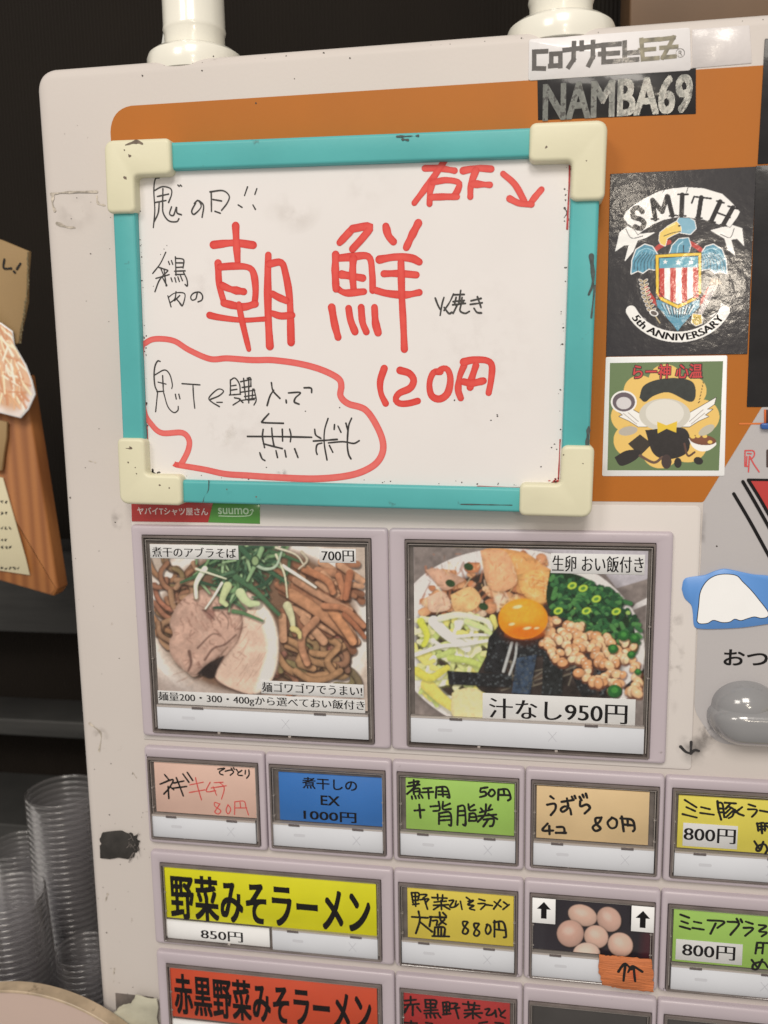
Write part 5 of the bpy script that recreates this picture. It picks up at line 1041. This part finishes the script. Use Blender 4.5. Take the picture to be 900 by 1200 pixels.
# lower torn cardboard
slabo('lower_scrap', [P('L2',a,b,WP+5) for a,b in ((-300,20),(0,60),(36,68),(34,150),(20,230),(8,330),(-300,330))], WP+2.5, WP+5, cbm, cb, .3, 1)
mc = empty('menu_cutout', *Q(10,480,WP+10), WP+10, 'cut out food photograph of shredded noodles taped over the cardboard', 'picture')
cut = [(0,378),(14,388),(16,404),(30,428),(37,446),(41,462),(33,480),(24,490),(0,484),(-60,470),(-60,380)]
slabo('card_backing', [Q(a,b,WP+9.5) for a,b in cut], WP+8, WP+9.5, M['paper'], mc, .2, 1)
cc = np.array([Q(a,b,WP+9.6) for a,b in cut]); pt = Paint('A',(cc[:,0].min(),cc[:,0].max(),cc[:,1].min(),cc[:,1].max()),WP+9.7,.4); paint_cutout(pt)
ic = [(a-(1.2 if a>20 else 0), b+(1 if b<400 else -1)) for a,b in cut]; pt.sheet('printed_picture', M['photo'], mc, clip=ic)
mb = MB()
for F_,q_,wd in (('Z0',[(180,682),(240,676),(340,674)],2.2),('Z0',[(186,690),(184,715),(192,740)],3.0),('Z0',[(200,785),(235,798),(262,800)],2.4),('Z0',[(340,690),(345,715),(370,722)],2.6),('A',[(105,848),(118,860),(116,880)],2.5),('A',[(104,540),(112,542)],1.4),('A',[(155,905),(160,912)],1.2),('A',[(126,1048),(123,1058)],1.6),('A',[(134,1135),(133,1142)],1.6)):
    stroke(mb,[P(F_,a,b,-3.7) for a,b in q_],wd*.45,-3.75,.2,.5)
mb.build('tape_residue', mat('tape_residue', rgb(186,174,158), .6, var=.5, vscale=400), mach)['kind'] = 'stuff'
# ---- stacked clear cups
def hazy(name, op, gloss, dif):
    m = glassy(name, (.985,.985,.99), gloss, .2, 1.14); N = m.node_tree.nodes; L = m.node_tree.links; out = N['Material Output']
    src = out.inputs[0].links[0].from_socket; d = N.new('ShaderNodeBsdfDiffuse'); d.inputs[0].default_value = (*dif,1)
    t = N.new('ShaderNodeBsdfTranslucent'); t.inputs[0].default_value = (*dif,1); a = N.new('ShaderNodeMixShader'); a.inputs[0].default_value = .5; L.new(d.outputs[0],a.inputs[1]); L.new(t.outputs[0],a.inputs[2])
    x = N.new('ShaderNodeMixShader'); x.inputs[0].default_value = op; L.new(src, x.inputs[1]); L.new(a.outputs[0], x.inputs[2]); L.new(x.outputs[0], out.inputs[0]); return m
cupm = hazy('clear_cup_plastic', .085, .004, (.56,.54,.55))
rimm = hazy('clear_cup_rim', .10, .05, (.56,.54,.55))
def cup(name='plastic_cup', label=None, group=None):
    t = empty(name, 0,0,0, label,'cup',group)
    mb = MB(); lathe(mb, [(1,-86),(17,-86),(18.5,-84),(19.5,-70),(21,-50),(22.5,-30),(24,-12),(24.6,-9),(25.6,-7),(25.8,-2)],0,0,56); mb.build('cup_wall', cupm, t, True, 60, local=True)
    mb = MB(); lathe(mb, [(25.8,-2),(26.8,-1.6),(27.6,-.6),(27.6,.4),(26.8,1.0),(26,.6),(25.8,-.4)],0,0,56); mb.build('rim', rimm, t, True, 60, local=True); return t
proto = None
def stack(px, py, w, n, pitch, label, group, sc=1., lean=0., toplabel=None):
    global proto
    x,z = Q(px,py,w)
    for k in range(n):
        if proto is None: t = proto = cup(label=label)
        else:
            t = proto.copy(); COL.objects.link(t)
            for ch in proto.children: c = ch.copy(); COL.objects.link(c); c.parent = t
        t['label'] = label if (k or not toplabel) else toplabel; t['group'] = group
        t.location = ((x+lean*k)/1000, -w/1000, (z-pitch*k)/1000); t.scale = (sc,sc,sc); t.rotation_euler = (random.gauss(0,.0025),random.gauss(0,.0025),random.random()*6)
stack(73,927,-115,43,4.9,'clear plastic cup nested in the tallest stack beside the machine','cups nested in the tallest stack',1.0,.1,'clear plastic cup topmost of the tallest stack, open rim up')
stack(20,990,-135,16,4.6,'clear plastic cup in the stack half hidden behind the tallest stack','cups nested in the rear stack',.8,0)
stack(8,1046,-45,32,4.6,'clear plastic cup nested in the front left stack','cups nested in the front left stack',.95,.25,'clear plastic cup on top of the front left stack')
stack(98,1112,-60,18,4.6,'clear plastic cup nested in the short stack above the round lid','cups nested in the short right stack',.72,0,'clear plastic cup on top of the short right stack')
# ---- round lid at the lower left
ld = empty('round_lid', -88, -530, 12, 'round pinkish beige lid with thin tan rim at lower left corner', 'lid')
mb = MB(); circ = lambda r,n=96: [(-88+r*math.cos(2*math.pi*i/n), -417+r*math.sin(2*math.pi*i/n)) for i in range(n)]
loft(mb, [(circ(111.2),2),(circ(111.2),9),(circ(110.4),10)], True, True); mb.build('disc', mat('pinkish_beige_lid', rgb(190,166,152), .4, var=.05, vscale=8, bump=.05), ld, True, 40)
mb = MB(); loft(mb, [(circ(110.6),8),(circ(110.6),10.8),(circ(110.9),11.2),(circ(112.0),11.2),(circ(112.4),10.8),(circ(112.4),2)], False); mb.build('rim', mat('tan_rim', rgb(182,160,132), .45, var=.35, vscale=60, dirt=((.12,.08,.05),90,.6,.1,.8)), ld, True, 40)
